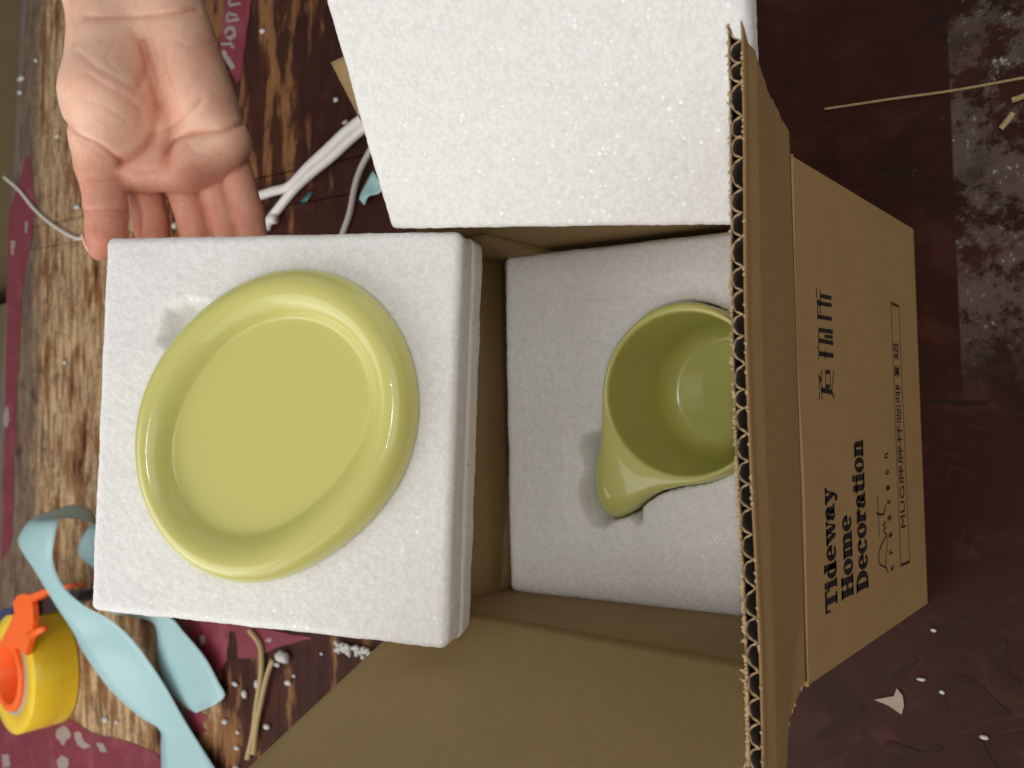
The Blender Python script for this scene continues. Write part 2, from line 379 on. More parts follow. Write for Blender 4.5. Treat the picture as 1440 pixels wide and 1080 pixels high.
# ------------------------------------------------------------------ printed shipping box
W, DP, H, TK = .18, .1796, .1544, .004
bx = empty('cardboard_box', (0, 0, 0)); tag(bx, 'opened brown corrugated cardboard box with black print, holding the mug', 'box')
def panel(name, P0, P1, off, mat, ridge=0, parent=bx):
    V, Fc = prism([P0, (P1[0], P1[1], P0[2]), P1, (P0[0], P0[1], P1[2])], np.array(off)); return mesh(name, V, Fc, mat, parent, False)
def gridpanel(name, O, ax, ay, nx, ny, th, mat, parent, fn=None, mat2=None, keep=None):
    """panel with thickness th along -normal; fn(s,t)->offset along the normal"""
    O, ax, ay = map(np.asarray, (O, ax, ay)); n = np.cross(ax, ay); n = n/np.linalg.norm(n); V = []; Fc = []
    for side in (0, 1):
        for j in range(ny+1):
            for i in range(nx+1):
                s, t = i/nx, j/ny; p = O+ax*s+ay*t
                if fn is not None: p = p+n*fn(s, t)
                V.append(p-n*th*side)
    k = (nx+1)*(ny+1); id_ = lambda i, j: j*(nx+1)+i
    for j in range(ny):
        for i in range(nx):
            q = (id_(i, j), id_(i+1, j), id_(i+1, j+1), id_(i, j+1)); Fc += [q, tuple(a+k for a in q[::-1])]
    for i in range(nx):
        for j in (0, ny): Fc.append((id_(i, j), id_(i+1, j), id_(i+1, j)+k, id_(i, j)+k))
    for j in range(ny):
        for i in (0, nx): Fc.append((id_(i, j), id_(i, j+1), id_(i, j+1)+k, id_(i, j)+k))
    return mesh(name, V, Fc, mat, parent, True)
wav = lambda a, seed: (lambda s, t: a*(math.sin(3.1*s+seed)*math.sin(2.3*t+seed*1.7)+.4*math.sin(9*s+5*t+seed)))
front = mesh('front_panel', *prism([(-W/2, 0, 0), (W/2, 0, 0), (W/2, 0, H), (-W/2, 0, H)], np.array([0, TK, 0])), CARD, bx, False)
back = mesh('back_panel', *prism([(-W/2, DP, .001), (W/2, DP, .001), (W/2, DP, H), (-W/2, DP, H)], np.array([0, -TK, 0])), CARD_IN, bx, False)
for s in (-1, 1):
    mesh('side_panel', *prism([(s*W/2, TK+.0002, .001), (s*W/2, DP-TK-.0002, .001), (s*W/2, DP-TK-.0002, H), (s*W/2, TK+.0002, H)], np.array([-s*TK, 0, 0])), CARD_IN, bx, False)
mesh('bottom_panel', *boxvf((-W/2+TK+.0003, TK+.0003, .001), (W/2-TK-.0003, DP-TK-.0003, .004)), CARD_IN, bx, False)
V, Fc = boxvf((W/2-TK-.0035, DP-TK-.032, .02), (W/2-TK-.0003, DP-TK-.0005, H-.002)); mesh('glue_tab', V, Fc, CARD_IN, bx, False)
# rounded score line above the print
P = [np.array([x, -.0002+.0004*math.sin(40*x), H+.0003*math.sin(70*x)]) for x in np.linspace(-W/2, W/2, 60)]
mesh('score_line', *tube(P, [.0007+.0002*random.random() for _ in P], 8), CARD, bx)

# front flap: two liners with the fluting between them, standing up and leaning out
flap = empty('front_flap', (0, 0, H)); flap.parent = bx; flap.matrix_parent_inverse = world_of(bx).inverted()
best = None
LF = .0905
for th in np.linspace(0, .6, 601):                      # lean that puts the free edge where the photo shows it
    P = np.array([0, -LF*math.sin(th), H+LF*math.cos(th)]); q = P-CAM; v = 720+F*(q@D_)/(q@V_)
    if best is None or abs(v-1062) < best[0]: best = (abs(v-1062), th)
TH = best[1]
fu = np.array([0, -math.sin(TH), math.cos(TH)]); fnm = np.array([0, -math.cos(TH), -math.sin(TH)])   # along the flap, outward normal
FO = np.array([0, -.0005, H+.0008])
def flap_st(x, y):                                      # photo pixel -> (x, distance from hinge) on the outer liner
    p = onplane(x, y, FO, fnm)-FO; return p[0], p@fu
xr = flap_st(1040, 45)[0]; xl = -.112
rt = [flap_st(*p) for p in ((1113, 216), (1112, 190), (1095, 150), (1082, 128), (1068, 93), (1057, 62), (1049, 36))]
lt = [flap_st(*p) for p in ((1133, 966), (1131, 985), (1127, 1010), (1126, 1030), (1117, 1045), (1113, 1060), (1104, 1085), (1097, 1110), (1088, 1150))]
def edge_x(t, side):
    P = np.array(rt if side > 0 else lt); return float(np.interp(t, P[:, 1], P[:, 0]))
def jag(t, k, a): return a*(vnoise(np.array([[t*900+k, k*3.3, .5], [0, 0, 0]]))[0])
def bendoff(x, t):
    o = 0.0
    o -= .0011*max(0, min(1, (t-.0765)/.003))            # crushed line near the free edge
    d = (x+.068)*.75+(t-.03)*.66                         # diagonal crease at the torn corner
    o += -.22*max(0, -d-.004)*max(0, min(1, t/.03))
    o += .0006*math.sin(x*40+1)*math.sin(t*50)
    return o
def liner(name, off, thick, mat, extra, seed):
    NX, NT_ = 150, 26; V = []; Fc = []
    for s in (0, 1):
        for j in range(NT_+1):
            t = LF*j/NT_
            a, b = edge_x(t, -1)+jag(t, seed, .0016), edge_x(t, 1)+jag(t, seed+9, .0012)
            for i in range(NX+1):
                x = a+(b-a)*i/NX
                tt = t
                if j == NT_: tt += extra*(vnoise(np.array([[x*700+seed, .2, .7], [0, 0, 0]]))[0])+.5*extra*vnoise(np.array([[x*170+seed, .9, .7], [0, 0, 0]]))[0]
                V.append(FO+np.array([x, 0, 0])+fu*tt+fnm*(bendoff(x, t)-off-thick*s))
    k = (NX+1)*(NT_+1); id_ = lambda i, j: j*(NX+1)+i
    for j in range(NT_):
        for i in range(NX):
            q = (id_(i, j), id_(i+1, j), id_(i+1, j+1), id_(i, j+1)); Fc += [q, tuple(a+k for a in q[::-1])]
    for i in range(NX):
        for j in (0, NT_): Fc.append((id_(i, j), id_(i+1, j), id_(i+1, j)+k, id_(i, j)+k))
    for j in range(NT_):
        for i in (0, NX): Fc.append((id_(i, j), id_(i, j+1), id_(i, j+1)+k, id_(i, j)+k))
    o = mesh(name, V, Fc, mat, flap); o.data.materials.append(FLUTE_SHADE)
    for p in o.data.polygons:                             # the side facing the flutes takes the dark colour painted for hole shade
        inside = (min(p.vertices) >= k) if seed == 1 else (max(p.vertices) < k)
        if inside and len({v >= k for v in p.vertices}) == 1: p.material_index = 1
    return o
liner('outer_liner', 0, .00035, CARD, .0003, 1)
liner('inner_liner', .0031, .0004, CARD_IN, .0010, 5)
def fluting():
    V = []; Fc = []; n = 620; lam = .0061; rows = (.03, .06, LF-.0004)
    for s in (0, 1):
        for j, t in enumerate(rows):
            a, b = edge_x(t, -1)+.001, edge_x(t, 1)-.001
            for i in range(n+1):
                x = a+(b-a)*i/n
                ph = 2*math.pi*x/lam+1.5*vnoise(np.array([[x*110, 3.1, 0], [0, 0, 0]]))[0]
                sw = math.sin(ph); sw = math.copysign(abs(sw)**.75, sw)
                am = .00125
                tt = t+(.0005*vnoise(np.array([[x*500, 8.1, 0], [0, 0, 0]]))[0] if j == 2 else 0)
                V.append(FO+np.array([x+.0009*math.cos(ph), 0, 0])+fu*tt+fnm*(bendoff(x, t)-.00173+am*sw-.0003*s))
    k = len(rows)*(n+1); id_ = lambda i, j: j*(n+1)+i
    for j in range(len(rows)-1):
        for i in range(n):
            q = (id_(i, j), id_(i+1, j), id_(i+1, j+1), id_(i, j+1)); Fc += [q, tuple(a+k for a in q[::-1])]
    for i in range(n): Fc.append((id_(i, 2), id_(i+1, 2), id_(i+1, 2)+k, id_(i, 2)+k))
    return mesh('fluting', V, Fc, FLUTE_SHADE, flap)
fluting()
def flute_edge():
    n = 900; lam = .0061; V = []; Fc = []; t = LF-.0002
    a, b = edge_x(t, -1)+.001, edge_x(t, 1)-.001
    for i in range(n+1):
        x = a+(b-a)*i/n
        ph = 2*math.pi*x/lam+1.5*vnoise(np.array([[x*110, 3.1, 0], [0, 0, 0]]))[0]
        sw = math.sin(ph); sw = math.copysign(abs(sw)**.75, sw); wd = .00017+.00007*math.sin(i*.9)
        c = FO+np.array([x+.0009*math.cos(ph), 0, 0])+fnm*(bendoff(x, t)-.00188+.00125*sw); tt = t+.0005*vnoise(np.array([[x*500, 8.1, 0], [0, 0, 0]]))[0]
        tx = np.array([1-.0009*2*math.pi/lam*math.sin(ph), 0, 0])+fnm*(.00125*math.cos(ph)*2*math.pi/lam); tx /= np.linalg.norm(tx); nn_ = np.cross(tx, fu)
        for sgn in (-1, 1):
            for dz in (0, -.0007): V.append(c+nn_*wd*sgn+fu*(tt+dz))
    for i in range(n):
        k = i*4
        for p, q in ((0, 1), (1, 3), (3, 2), (2, 0)): Fc.append((k+p, k+q, k+4+q, k+4+p))
    mesh('fluting_edge', V, Fc, CARD_EDGE, flap)
flute_edge()
# frayed paper fibres along the two liners' free edges
fr = MB()
for i in range(340):
    x = random.uniform(edge_x(LF, -1), edge_x(LF, 1)); inner = random.random() < .86
    if inner and random.random() < .5: x = random.uniform(edge_x(LF, -1), -.01)
    c = FO+np.array([x, 0, 0])+fu*(LF+.0002)+fnm*(bendoff(x, LF)-(.0033 if inner else .0002))
    big = random.random() < .06 and inner
    L = random.uniform(.0005, .0011)*(1.9 if big else 1)
    d = np.array([random.uniform(-1, 1), 0, 0])+fu*random.uniform(.2, 1)+fnm*(random.uniform(-1.1, .2) if inner else random.uniform(-.2, .5))
    d /= np.linalg.norm(d); c2 = c+d*L*.5+np.array([random.uniform(-.4, .4)*L, 0, 0])
    fr.add(*tube([c-d*L*.2, c2, c+d*L], [.00042, .00038, .00012], 5))
o = fr.build('frayed_paper', CARD_EDGE, flap, True); o['kind'] = 'stuff'
# torn fringe on the left side of the flap
fr = MB()
for i in range(70):
    t = random.uniform(.004, .06); x = edge_x(t, -1)
    c = FO+np.array([x, 0, 0])+fu*t+fnm*(bendoff(x, t)-random.choice([.0002, .002, .0036]))
    d = np.array([-1, 0, 0])*random.uniform(.3, 1)+fu*random.uniform(-.6, .6)+fnm*random.uniform(-.5, .5); L = random.uniform(.0008, .0019)
    fr.add(*tube([c+np.array([.0006, 0, 0]), c+d*L*.5, c+d*L], [.0006, .0005, .00015], 5))
o = fr.build('torn_fringe', CARD_EDGE, flap, True); o['kind'] = 'stuff'

# left flap: folded out and up, inner side showing
def side_flap(s, ang, L, y0, y1, name, mat):
    ca, sa = math.cos(ang), math.sin(ang)
    O = np.array([s*(W/2-TK-.0004), y0, H+.0006]); ax = np.array([0, y1-y0, 0]); ay = np.array([s*ca*L, 0, sa*L])
    if s > 0: O, ax = O+ax, -ax
    n = np.cross(ax, ay); flip = n[2] < 0 or (s < 0 and n[0] < 0 and ang > 1.0)
    if flip: O, ax = O+ax, -ax
    return gridpanel(name, O, ax, ay, 40, 24, TK, mat, bx, wav(.0005, s+2.0))
side_flap(-1, math.radians(63), .125, .002, DP+.005, 'side_flap', CARD_IN)
side_flap(1, math.radians(37), .0905, .002, DP+.001, 'side_flap', CARD_IN)
gridpanel('back_flap', (-W/2+.002, DP, H+.0006), (W-.004, 0, 0), (0, .072, .052), 30, 12, TK, CARD_IN, bx, wav(.0006, 1.1))

# ------------------------------------------------------------------ print on the front panel
PY = -.00018
def fp(x, y): p = ony(x, y, 0); return np.array([p[0], p[2]])
INFL = 0.0
def flat(mb, poly2):                                     # a thin raised patch of ink on the front panel
    if INFL:
        q = np.array(poly2, float); c = q.mean(0); d = q-c; poly2 = q+np.sign(d)*INFL*(np.abs(d) > 1e-6)
    P = [(p[0], PY, p[1]) for p in poly2]; mb.add(*prism(P, np.array([0, .00035, 0])))
def stroke(mb, p, q, wd, cap=0):
    p, q = np.array(p, float), np.array(q, float); d = q-p; L = np.linalg.norm(d); d = d/(L+1e-12); n = np.array([-d[1], d[0]])*wd/2
    p = p-d*cap; q = q+d*cap
    flat(mb, [p-n, q-n, q+n, p+n])
def arc(mb, c, rx, ry, a0, a1, w0, w1, n=14):
    """stroke along an ellipse; thickness w0 (vertical parts) w1 (horizontal parts), lies inside"""
    for k in range(n):
        a, b = [math.radians(a0+(a1-a0)*t/n) for t in (k, k+1)]
        def pt(t, inn):
            return (c[0]+(rx-(w0 if inn else 0))*math.cos(t), c[1]+(ry-(w1 if inn else 0))*math.sin(t))
        flat(mb, [pt(a, 0), pt(b, 0), pt(b, 1), pt(a, 1)])
# letters: unit x-height .72, cap height 1; returns list of drawing calls, advance
def letter(mb, ch, X):
    """X(u,v) -> panel coordinates. heavy slab-serif letters with hairline joins"""
    def rect(a, b, c, d): flat(mb, [X(a, b), X(c, b), X(c, d), X(a, d)])
    def ell(cx, cy, rx, ry, tx, ty, a0=0, a1=360, n=20):
        for k in range(n):
            a, b = [math.radians(a0+(a1-a0)*t/n) for t in (k, k+1)]
            f = lambda t, i: X(cx+(rx-i*tx)*math.cos(t), cy+(ry-i*ty)*math.sin(t))
            flat(mb, [f(a, 0), f(b, 0), f(b, 1), f(a, 1)])
    s, h, x = .27, .11, .74                                # stem, hairline, x-height
    if ch == 'T':
        rect(.0, .86, 1.0, 1); rect(.37, 0, .65, .86); rect(.24, 0, .78, .1); rect(0, .62, .06, .86); rect(.94, .62, 1, .86); return 1.04
    if ch == 'H':
        rect(.06, 0, .36, 1); rect(.62, 0, .92, 1); rect(.36, .44, .62, .56); rect(0, 0, .44, .1); rect(.54, 0, .98, .1); rect(0, .9, .44, 1); rect(.54, .9, .98, 1); return 1.02
    if ch == 'D':
        rect(.06, 0, .36, 1); rect(0, 0, .4, .1); rect(0, .9, .4, 1); ell(.4, .5, .52, .5, .3, .1, -90, 90); return .98
    if ch == 'i':
        rect(.06, 0, .06+s, x); rect(0, 0, .4, .1); rect(0, x-.1, .2, x); rect(.05, .82, .33, 1); return .44
    if ch == 'd':
        ell(.34, .37, .34, .39, .24, .09); rect(.42, 0, .42+s, 1); rect(.34, .9, .5, 1); rect(.5, 0, .78, .1); return .82
    if ch == 'e':
        ell(.36, .37, .36, .39, .24, .09, 0, 320); rect(.2, .34, .7, .43); return .75
    if ch == 'o': ell(.36, .37, .36, .39, .25, .08); return .76
    if ch == 'c':
        ell(.36, .37, .36, .39, .25, .09, 35, 325); ell(.55, .58, .13, .11, .12, .1); return .72
    if ch == 'a':
        rect(.36, .06, .36+s, .62); ell(.36, .5, .27, .25, .2, .09, 0, 180); ell(.15, .52, .12, .1, .11, .09); ell(.26, .2, .26, .22, .2, .08); rect(.5, 0, .74, .1); return .76
    if ch == 'w':
        for a, b in ((.02, .28), (.42, .66)): flat(mb, [X(a, x), X(a+.28, x), X(b+.2, 0), X(b+.02, 0)])
        flat(mb, [X(.40, 0), X(.48, 0), X(.62, x), X(.54, x)]); flat(mb, [X(.8, 0), X(.88, 0), X(1.04, x), X(.95, x)])
        rect(-.02, x-.09, .34, x); rect(.4, x-.09, .74, x); rect(.86, x-.09, 1.1, x); return 1.1
    if ch == 'y':
        flat(mb, [X(.04, x), X(.34, x), X(.56, .02), X(.36, .02)]); flat(mb, [X(.62, x), X(.72, x), X(.42, -.26), X(.3, -.22)])
        rect(0, x-.09, .42, x); rect(.5, x-.09, .8, x); ell(.24, -.17, .13, .1, .12, .09); return .8
    if ch in 'mn':
        rect(.06, 0, .06+s, x); rect(0, 0, .38, .1); rect(0, x-.1, .2, x)
        for k in range(2 if ch == 'm' else 1):
            o = .36+k*.4
            ell(o+.1, x-.24, .26, .26, .24, .1, 0, 150); rect(o+.1, 0, o+.36, x-.24); rect(o+.05, 0, o+.43, .1)
        return .84 if ch == 'n' else 1.24
    if ch == 'r':
        rect(.06, 0, .06+s, x); rect(0, 0, .42, .1); rect(0, x-.1, .2, x); ell(.48, .6, .16, .15, .15, .14); rect(.33, x-.16, .46, x-.07); return .66
    if ch == 't':
        rect(.1, .1, .1+s, .94); rect(0, x-.1, .5, x); ell(.34, .18, .22, .19, .12, .1, 180, 340); return .52
    return .3
def line(text, start, end, ctop, name):
    """start/end: photo pixels on the baseline; ctop: pixel of the cap height at the start"""
    a, b, c = fp(*start), fp(*end), fp(*ctop); hgt = c[1]-a[1]
    adv = sum(letter(MB(), ch, lambda u, v: np.array([u, v])) for ch in text); sx = (b[0]-a[0])/adv
    global INFL
    mb = MB(); x = 0.; INFL = .00011
    for ch in text:
        x += letter(mb, ch, lambda u, v, x=x: np.array([a[0]+(x+u)*sx, a[1]+(b[1]-a[1])*(x/adv)+v*hgt]))
    INFL = 0.0
    o = mb.build(name, INK, front); o['label'] = 'black heavy slab lettering %s' % text; return o
line('Tideway', (1177.5, 855), (1172, 684), (1160.5, 855), 'lettering')
line('Home', (1200, 836), (1196, 722), (1183.5, 836), 'lettering')
line('Decoration', (1221, 826), (1212.5, 617), (1204.5, 826), 'lettering')
# three wide characters, traced stroke by stroke (crop 1135,395 scale 6.17)
mb = MB()
cp = lambda x, y: fp(1135+x/6.17, 395+y/6.17)
def st(x0, y0, x1, y1, w): stroke(mb, cp(x0, y0), cp(x1, y1), w*.000062)
# suo
for a in ((80, 62, 78, 150, 5), (112, 80, 112, 330, 6), (112, 130, 208, 148, 24), (112, 195, 210, 212, 24), (90, 165, 90, 325, 7), (84, 190, 116, 190, 34),
          (90, 310, 212, 330, 24), (90, 250, 90, 330, 7),
          # wu
          (98, 415, 98, 575, 6), (98, 425, 218, 442, 26), (150, 480, 218, 490, 20), (98, 515, 222, 540, 26), (212, 440, 216, 490, 6), (100, 590, 100, 680, 6), (102, 630, 225, 648, 28), (152, 600, 155, 680, 6), (88, 582, 96, 582, 14),
          # zao
          (122, 775, 125, 1030, 6), (103, 805, 103, 940, 6), (100, 830, 120, 870, 22), (158, 780, 160, 930, 6), (196, 785, 200, 925, 6), (158, 790, 192, 790, 24), (160, 915, 192, 915, 24),
          (118, 945, 215, 965, 30), (228, 775, 212, 945, 6), (212, 950, 232, 1020, 9), (103, 965, 105, 1030, 5)): st(*a)
o = mb.build('lettering', INK, front); o['label'] = 'three black ideograms printed in a stylised face'
# scribbled brand mark (crop 1215,600 scale 4.7)
mb = MB(); cq = lambda x, y: fp(1215+x/4.7, 600+y/4.7)
def curve(mb, pts, wd):
    P = smooth_poly([cq(*p) for p in pts], len(pts)*6)
    for k in range(len(P)-1): stroke(mb, P[k], P[k+1], wd, wd*.15)
curve(mb, [(158, 962), (140, 930), (105, 910), (95, 860), (110, 790), (148, 715)], .00062)
curve(mb, [(148, 715), (150, 800), (140, 900), (150, 945)], .00042)
curve(mb, [(148, 712), (128, 690), (140, 665), (126, 650), (142, 628)], .0006)
curve(mb, [(98, 730), (97, 640), (90, 540), (87, 455)], .00034)
curve(mb, [(82, 572), (110, 580), (130, 575), (142, 520)], .0008)
mb.build('logo', INK, front)['label'] = 'small black handwritten scribble mark'
def text(body, p_start, p_end, p_top, name, bold, label):
    cu = bpy.data.curves.new(name, 'FONT'); cu.body = body; cu.offset = bold; cu.extrude = .02; cu.size = 1; cu.resolution_u = 3
    ob = bpy.data.objects.new(name, cu); COL.objects.link(ob)
    dg = bpy.context.evaluated_depsgraph_get(); me = bpy.data.meshes.new_from_object(ob.evaluated_get(dg)); COL.objects.unlink(ob); bpy.data.objects.remove(ob)
    co = np.array([v.co[:] for v in me.vertices]); a, b, c = fp(*p_start), fp(*p_end), fp(*p_top)
    x0, x1 = co[:, 0].min(), co[:, 0].max(); y0, y1 = co[:, 1].min(), co[:, 1].max()
    t = (co[:, 0]-x0)/(x1-x0); out = np.c_[a[0]+(b[0]-a[0])*t, PY+.00001-np.where(co[:, 2] > 0, 0, -.0003), a[1]+(b[1]-a[1])*t+(c[1]-a[1])*(co[:, 1]-y0)/(y1-y0)]
    me.vertices.foreach_set('co', out.ravel()); me.materials.clear(); me.materials.append(INK); me.update()
    o = bpy.data.objects.new(name, me); COL.objects.link(o); o.parent = front; o.matrix_parent_inverse = world_of(front).inverted(); o['label'] = label; return o
for ch, y, x in zip('creation', (798, 775, 752, 728, 706, 686, 664, 641), (1255, 1253.5, 1252.5, 1251, 1250, 1249, 1248, 1247)):
    text(ch, (x+1.7, y+3.0), (x+1.7, y-4), (x-3, y+3.0), 'small_letter', .02, 'tiny spaced letter %s under the scribble' % ch)
text('MUG', (1273.5, 741), (1271, 683), (1267, 741), 'caption', .0, 'caption MUG inside the long frame')
text('胖胖杯咖啡', (1271, 680), (1265.5, 541), (1264, 680), 'caption', .0, 'small ideograms inside the long frame')
text('套', (1264.6, 531), (1264.4, 514), (1257.5, 531), 'caption', .0, 'single ideogram inside the long frame')
text('组', (1263.6, 506), (1262.6, 482), (1256.5, 506), 'caption', .0, 'last ideogram at the right end of the long frame')
mb = MB()
FRM = [(1266.5, 795), (1279, 789.5), (1263.5, 431), (1252.5, 426)]
for a, b, wd in ((0, 3, .00035), (1, 2, .00035), (0, 1, .0011), (3, 2, .0011)): stroke(mb, fp(*FRM[a]), fp(*FRM[b]), wd, .0001)
mb.build('print_frame', INK, front)['label'] = 'long thin printed frame around the caption'

# ------------------------------------------------------------------ foam blocks
def foam_block(name, sx, sy, sz, t, Q, rad, step, recess=None, amp=.00035, shear=False, split=None):
    """rounded block, top face centred on the local origin. recess(P2)->depth below the top face"""
    a, b = sx/2, sy/2; pts = []; Fc = []; off = 0
    def face(u, v, fn):
        nonlocal off
        nu, nv = len(u), len(v); G = np.array([fn(x, y) for y in v for x in u]); pts.append(G)
        for j in range(nv-1):
            for i in range(nu-1): q = off+j*nu+i; Fc.append((q, q+1, q+nu+1, q+nu))
        off += len(G)
    gx = np.linspace(-a, a, int(sx/step)+1); gy = np.linspace(-b, b, int(sy/step)+1); gz = np.linspace(-sz, 0, max(4, int(sz/(step*1.2)))+1)
    cx = np.linspace(-a, a, int(sx/.004)+1); cy = np.linspace(-b, b, int(sy/.004)+1)
    face(gx, gy, lambda x, y: (x, y, 0)); face(gx, gy[::-1], lambda x, y: (x, y, -sz))
    face(gx, gz, lambda x, z: (x, -b, z)); face(gx, gz[::-1], lambda x, z: (x, b, z))
    face(gy, gz, lambda y, z: (a, y, z)); face(gy, gz[::-1], lambda y, z: (-a, y, z))
    P = np.vstack(pts); lim = np.array([a, b, sz/2]); Cn = P+np.array([0, 0, sz/2])
    inner = np.clip(Cn, -(lim-rad), lim-rad); d = Cn-inner; L = np.linalg.norm(d, axis=1)[:, None]
    nrm = d/np.maximum(L, 1e-9); S = inner+nrm*np.minimum(L, 1e9)
    S = inner+nrm*rad if True else S
    S = S-np.array([0, 0, sz/2])
    if split is not None:                                 # a seam between two glued sheets
        g = np.exp(-((P[:, 2]+split)/.0011)**2)*(np.abs(nrm[:, 2]) < .7)
        S[:, :2] -= nrm[:, :2]*(.0006*g)[:, None]
        low = (P[:, 2] < -split)
        S[low, 0] *= 1.006; S[low, 1] -= .0008
    n1 = vnoise(S*560+31)*.5+vnoise(S*1300)*.5; n2 = vnoise(S*70+11)
    S = S+nrm*(amp*n1+.0003*n2)[:, None]
    if shear: S[:, :2] += S[:, 2:3]*(Q[2, :2]/Q[2, 2])
    if recess is not None:
        top = P[:, 2] > -1e-9
        S[top, 2] -= recess(P[top, :2])
    # merge the seams between faces
    key = np.round(P*1e5).astype(np.int64); _, idx, inv = np.unique(key, axis=0, return_index=True, return_inverse=True)
    inv = inv.ravel()
    V = S[idx]; Fc = [tuple(inv[list(f)]) for f in Fc]
    M = Matrix.Identity(4)
    for r in range(3):
        for c in range(3): M[r][c] = Q[r, c]
        M[r][3] = t[r]
    return mesh(name, V, Fc, FOAM, None, True, M)
def frame(t, Q):
    n = Q[:, 2]
    loc = lambda x, y, h=0.: ((onplane(x, y, t+n*h, n)-t)@Q)[:2]
    wld = lambda P: np.asarray(P)@Q.T+t
    return loc, wld
def fourier(pts, n, har=4):
    """smooth closed outline about its centre: returns centre, radius function"""
    P = np.asarray(pts); c = P.mean(0); th = np.arctan2(*(P-c).T[::-1]); r = np.hypot(*(P-c).T)
    A = np.c_[tuple([np.ones_like(th)]+[f(k*th) for k in range(1, har+1) for f in (np.cos, np.sin)])]
    co = np.linalg.lstsq(A, r, rcond=None)[0]
    return c, lambda t: co[0]+sum(co[2*k-1]*np.cos(k*t)+co[2*k]*np.sin(k*t) for k in range(1, har+1))
def sst(x, lo, hi):
    t = np.clip((x-lo)/(hi-lo), 0, 1); return t*t*(3-2*t)

# --- tray with the saucer, tilted up in the hand
tP = np.array([-.0024628, .20752167, .22565382]); QP = rot(.45807046, .01274046, -.0540017)
locP, wldP = frame(tP, QP)
OUT = [(431,377),(509,409),(559,464),(581,542),(580,609),(559,676),(514,737),(453,787),(387,817),(342,822),(287,806),(231,759),(201,692),(191,631),(198,564),(226,503),(281,437),(353,389)]
INN = [(409,449),(464,462),(503,498),(520,548),(512,609),(481,664),(431,714),(370,745),(331,749),(287,728),(253,687),(245,642),(253,587),(281,531),(331,478),(370,456)]
HOUT, HCR, HIN = .0055, .0105, .0035
cO, rO = fourier([locP(x, y, HOUT) for x, y in OUT], 0, 4); cI, rI = fourier([locP(x, y, HIN) for x, y in INN], 0, 4)
NA = 144; TH_ = np.linspace(0, 2*math.pi, NA, endpoint=False)
# express the inner outline about the outer centre's directions
ptO = lambda t: cO+np.c_[np.cos(t), np.sin(t)]*rO(t)[:, None]; ptI = lambda t: cI+np.c_[np.cos(t), np.sin(t)]*rI(t)[:, None]
Po, Pi = ptO(TH_), ptI(TH_)
prof = []                                                 # (blend inner->outer, scale about centre, height)
for s in (0., .25, .5, .75, .9, .97): prof.append(('c', s, HIN-.0003*(1-s*s)))
for a, h in ((0., .0001), (.03, .0003), (.06, .0008), (.1, .0017), (.15, .0029), (.21, .0041), (.28, .0052), (.36, .0062), (.44, .0068), (.52, .0072), (.6, .0073), (.68, .0071), (.76, .0065), (.83, .0056), (.89, .0044), (.94, .0029), (.98, .0012), (1.0, -.0012), (.985, -.0036), (.95, -.0058), (.85, -.0080), (.7, -.0095), (.4, -.0105)): prof.append(('b', a, HIN+(h*1.2 if h > 0 else h)))
for s in (.9, .5, 0.): prof.append(('c', s, -.0075))
V = []; Fc = []
for kind, a, h in prof:
    P2 = (cI+(Pi-cI)*a) if kind == 'c' else Pi*(1-a)+Po*a
    V += [(p[0], p[1], h) for p in P2]
for j in range(len(prof)-1):
    for k in range(NA):
        Fc.append((j*NA+k, j*NA+(k+1) % NA, (j+1)*NA+(k+1) % NA, (j+1)*NA+k))
def mat4(t, Q):
    M = Matrix.Identity(4)
    for r in range(3):
        for c in range(3): M[r][c] = Q[r, c]
        M[r][3] = t[r]
    return M
o = mesh('saucer', V, Fc, GLAZE, None, True, mat4(tP, QP)); tag(o, 'oval lime green saucer with a fat rounded rim, set in the held foam tray', 'saucer')
NOT = np.array([locP(x, y) for x, y in ((222, 478), (236, 436), (262, 424), (300, 430), (300, 470), (250, 500))])
poO = Po
def recP(P):
    d = polydist(P, poO); dn = polydist(P, NOT)
    r = .013*sst(-d, .0012, .0034)
    r = np.maximum(r, .0085*sst(-dn, -.003, .006))
    r = np.maximum(r, .0005*sst(-d, -.007, .001))            # foam pressed down beside the rim
    return r
o = foam_block('foam_tray', .172, .172, .033, tP, QP, .0038, .00105, recP, split=.017, amp=.00032)
tag(o, 'white foam tray tilted up by the hand, with the saucer pressed into it', 'foam block')

# --- insert with the mug, inside the box
tM = np.array([-.00285313, .08284694, .09917815]); QM = rot(.16517735, -.03033991, -.02241047)
locM, wldM = frame(tM, QM)
HR = .007
RIM = [(858,567),(860,543),(877,493),(903,458),(927,443),(960,435),(985,437),(1010,448),(1030,465),(858,580),(868,610),(890,640),(918,661),(957,670),(985,668),(1010,658),(1035,638)]
R2 = np.array([locM(x, y, HR) for x, y in RIM])
A = np.c_[2*R2, np.ones(len(R2))]; so = np.linalg.lstsq(A, (R2**2).sum(1), rcond=None)[0]; cM = so[:2]; RI = math.sqrt(so[2]+cM@cM)
OUTM = [(848,567),(850,538),(860,507),(880,470),(910,441),(943,427),(965,424),(990,427),(1010,435),(1032,450),(847,587),(843,620),(832,657),(826,687),(828,712),(838,728),(852,735),(868,730),(885,720),(902,703),(927,690),(957,683),(993,677),(1018,665),(1035,650)]
O2 = np.array([locM(x, y, HR-.002) for x, y in OUTM])-cM
tho = np.arctan2(O2[:, 1], O2[:, 0]); ro = np.hypot(*O2.T); od = np.argsort(tho); tho, ro = tho[od], ro[od]
NM = 180; tm = np.linspace(-math.pi, math.pi, NM, endpoint=False)
rb = RI+.0042
gap = np.r_[tho[1:], tho[0]+2*math.pi]-tho; gi = int(np.argmax(gap)); ga, gb = tho[gi], tho[gi]+gap[gi]
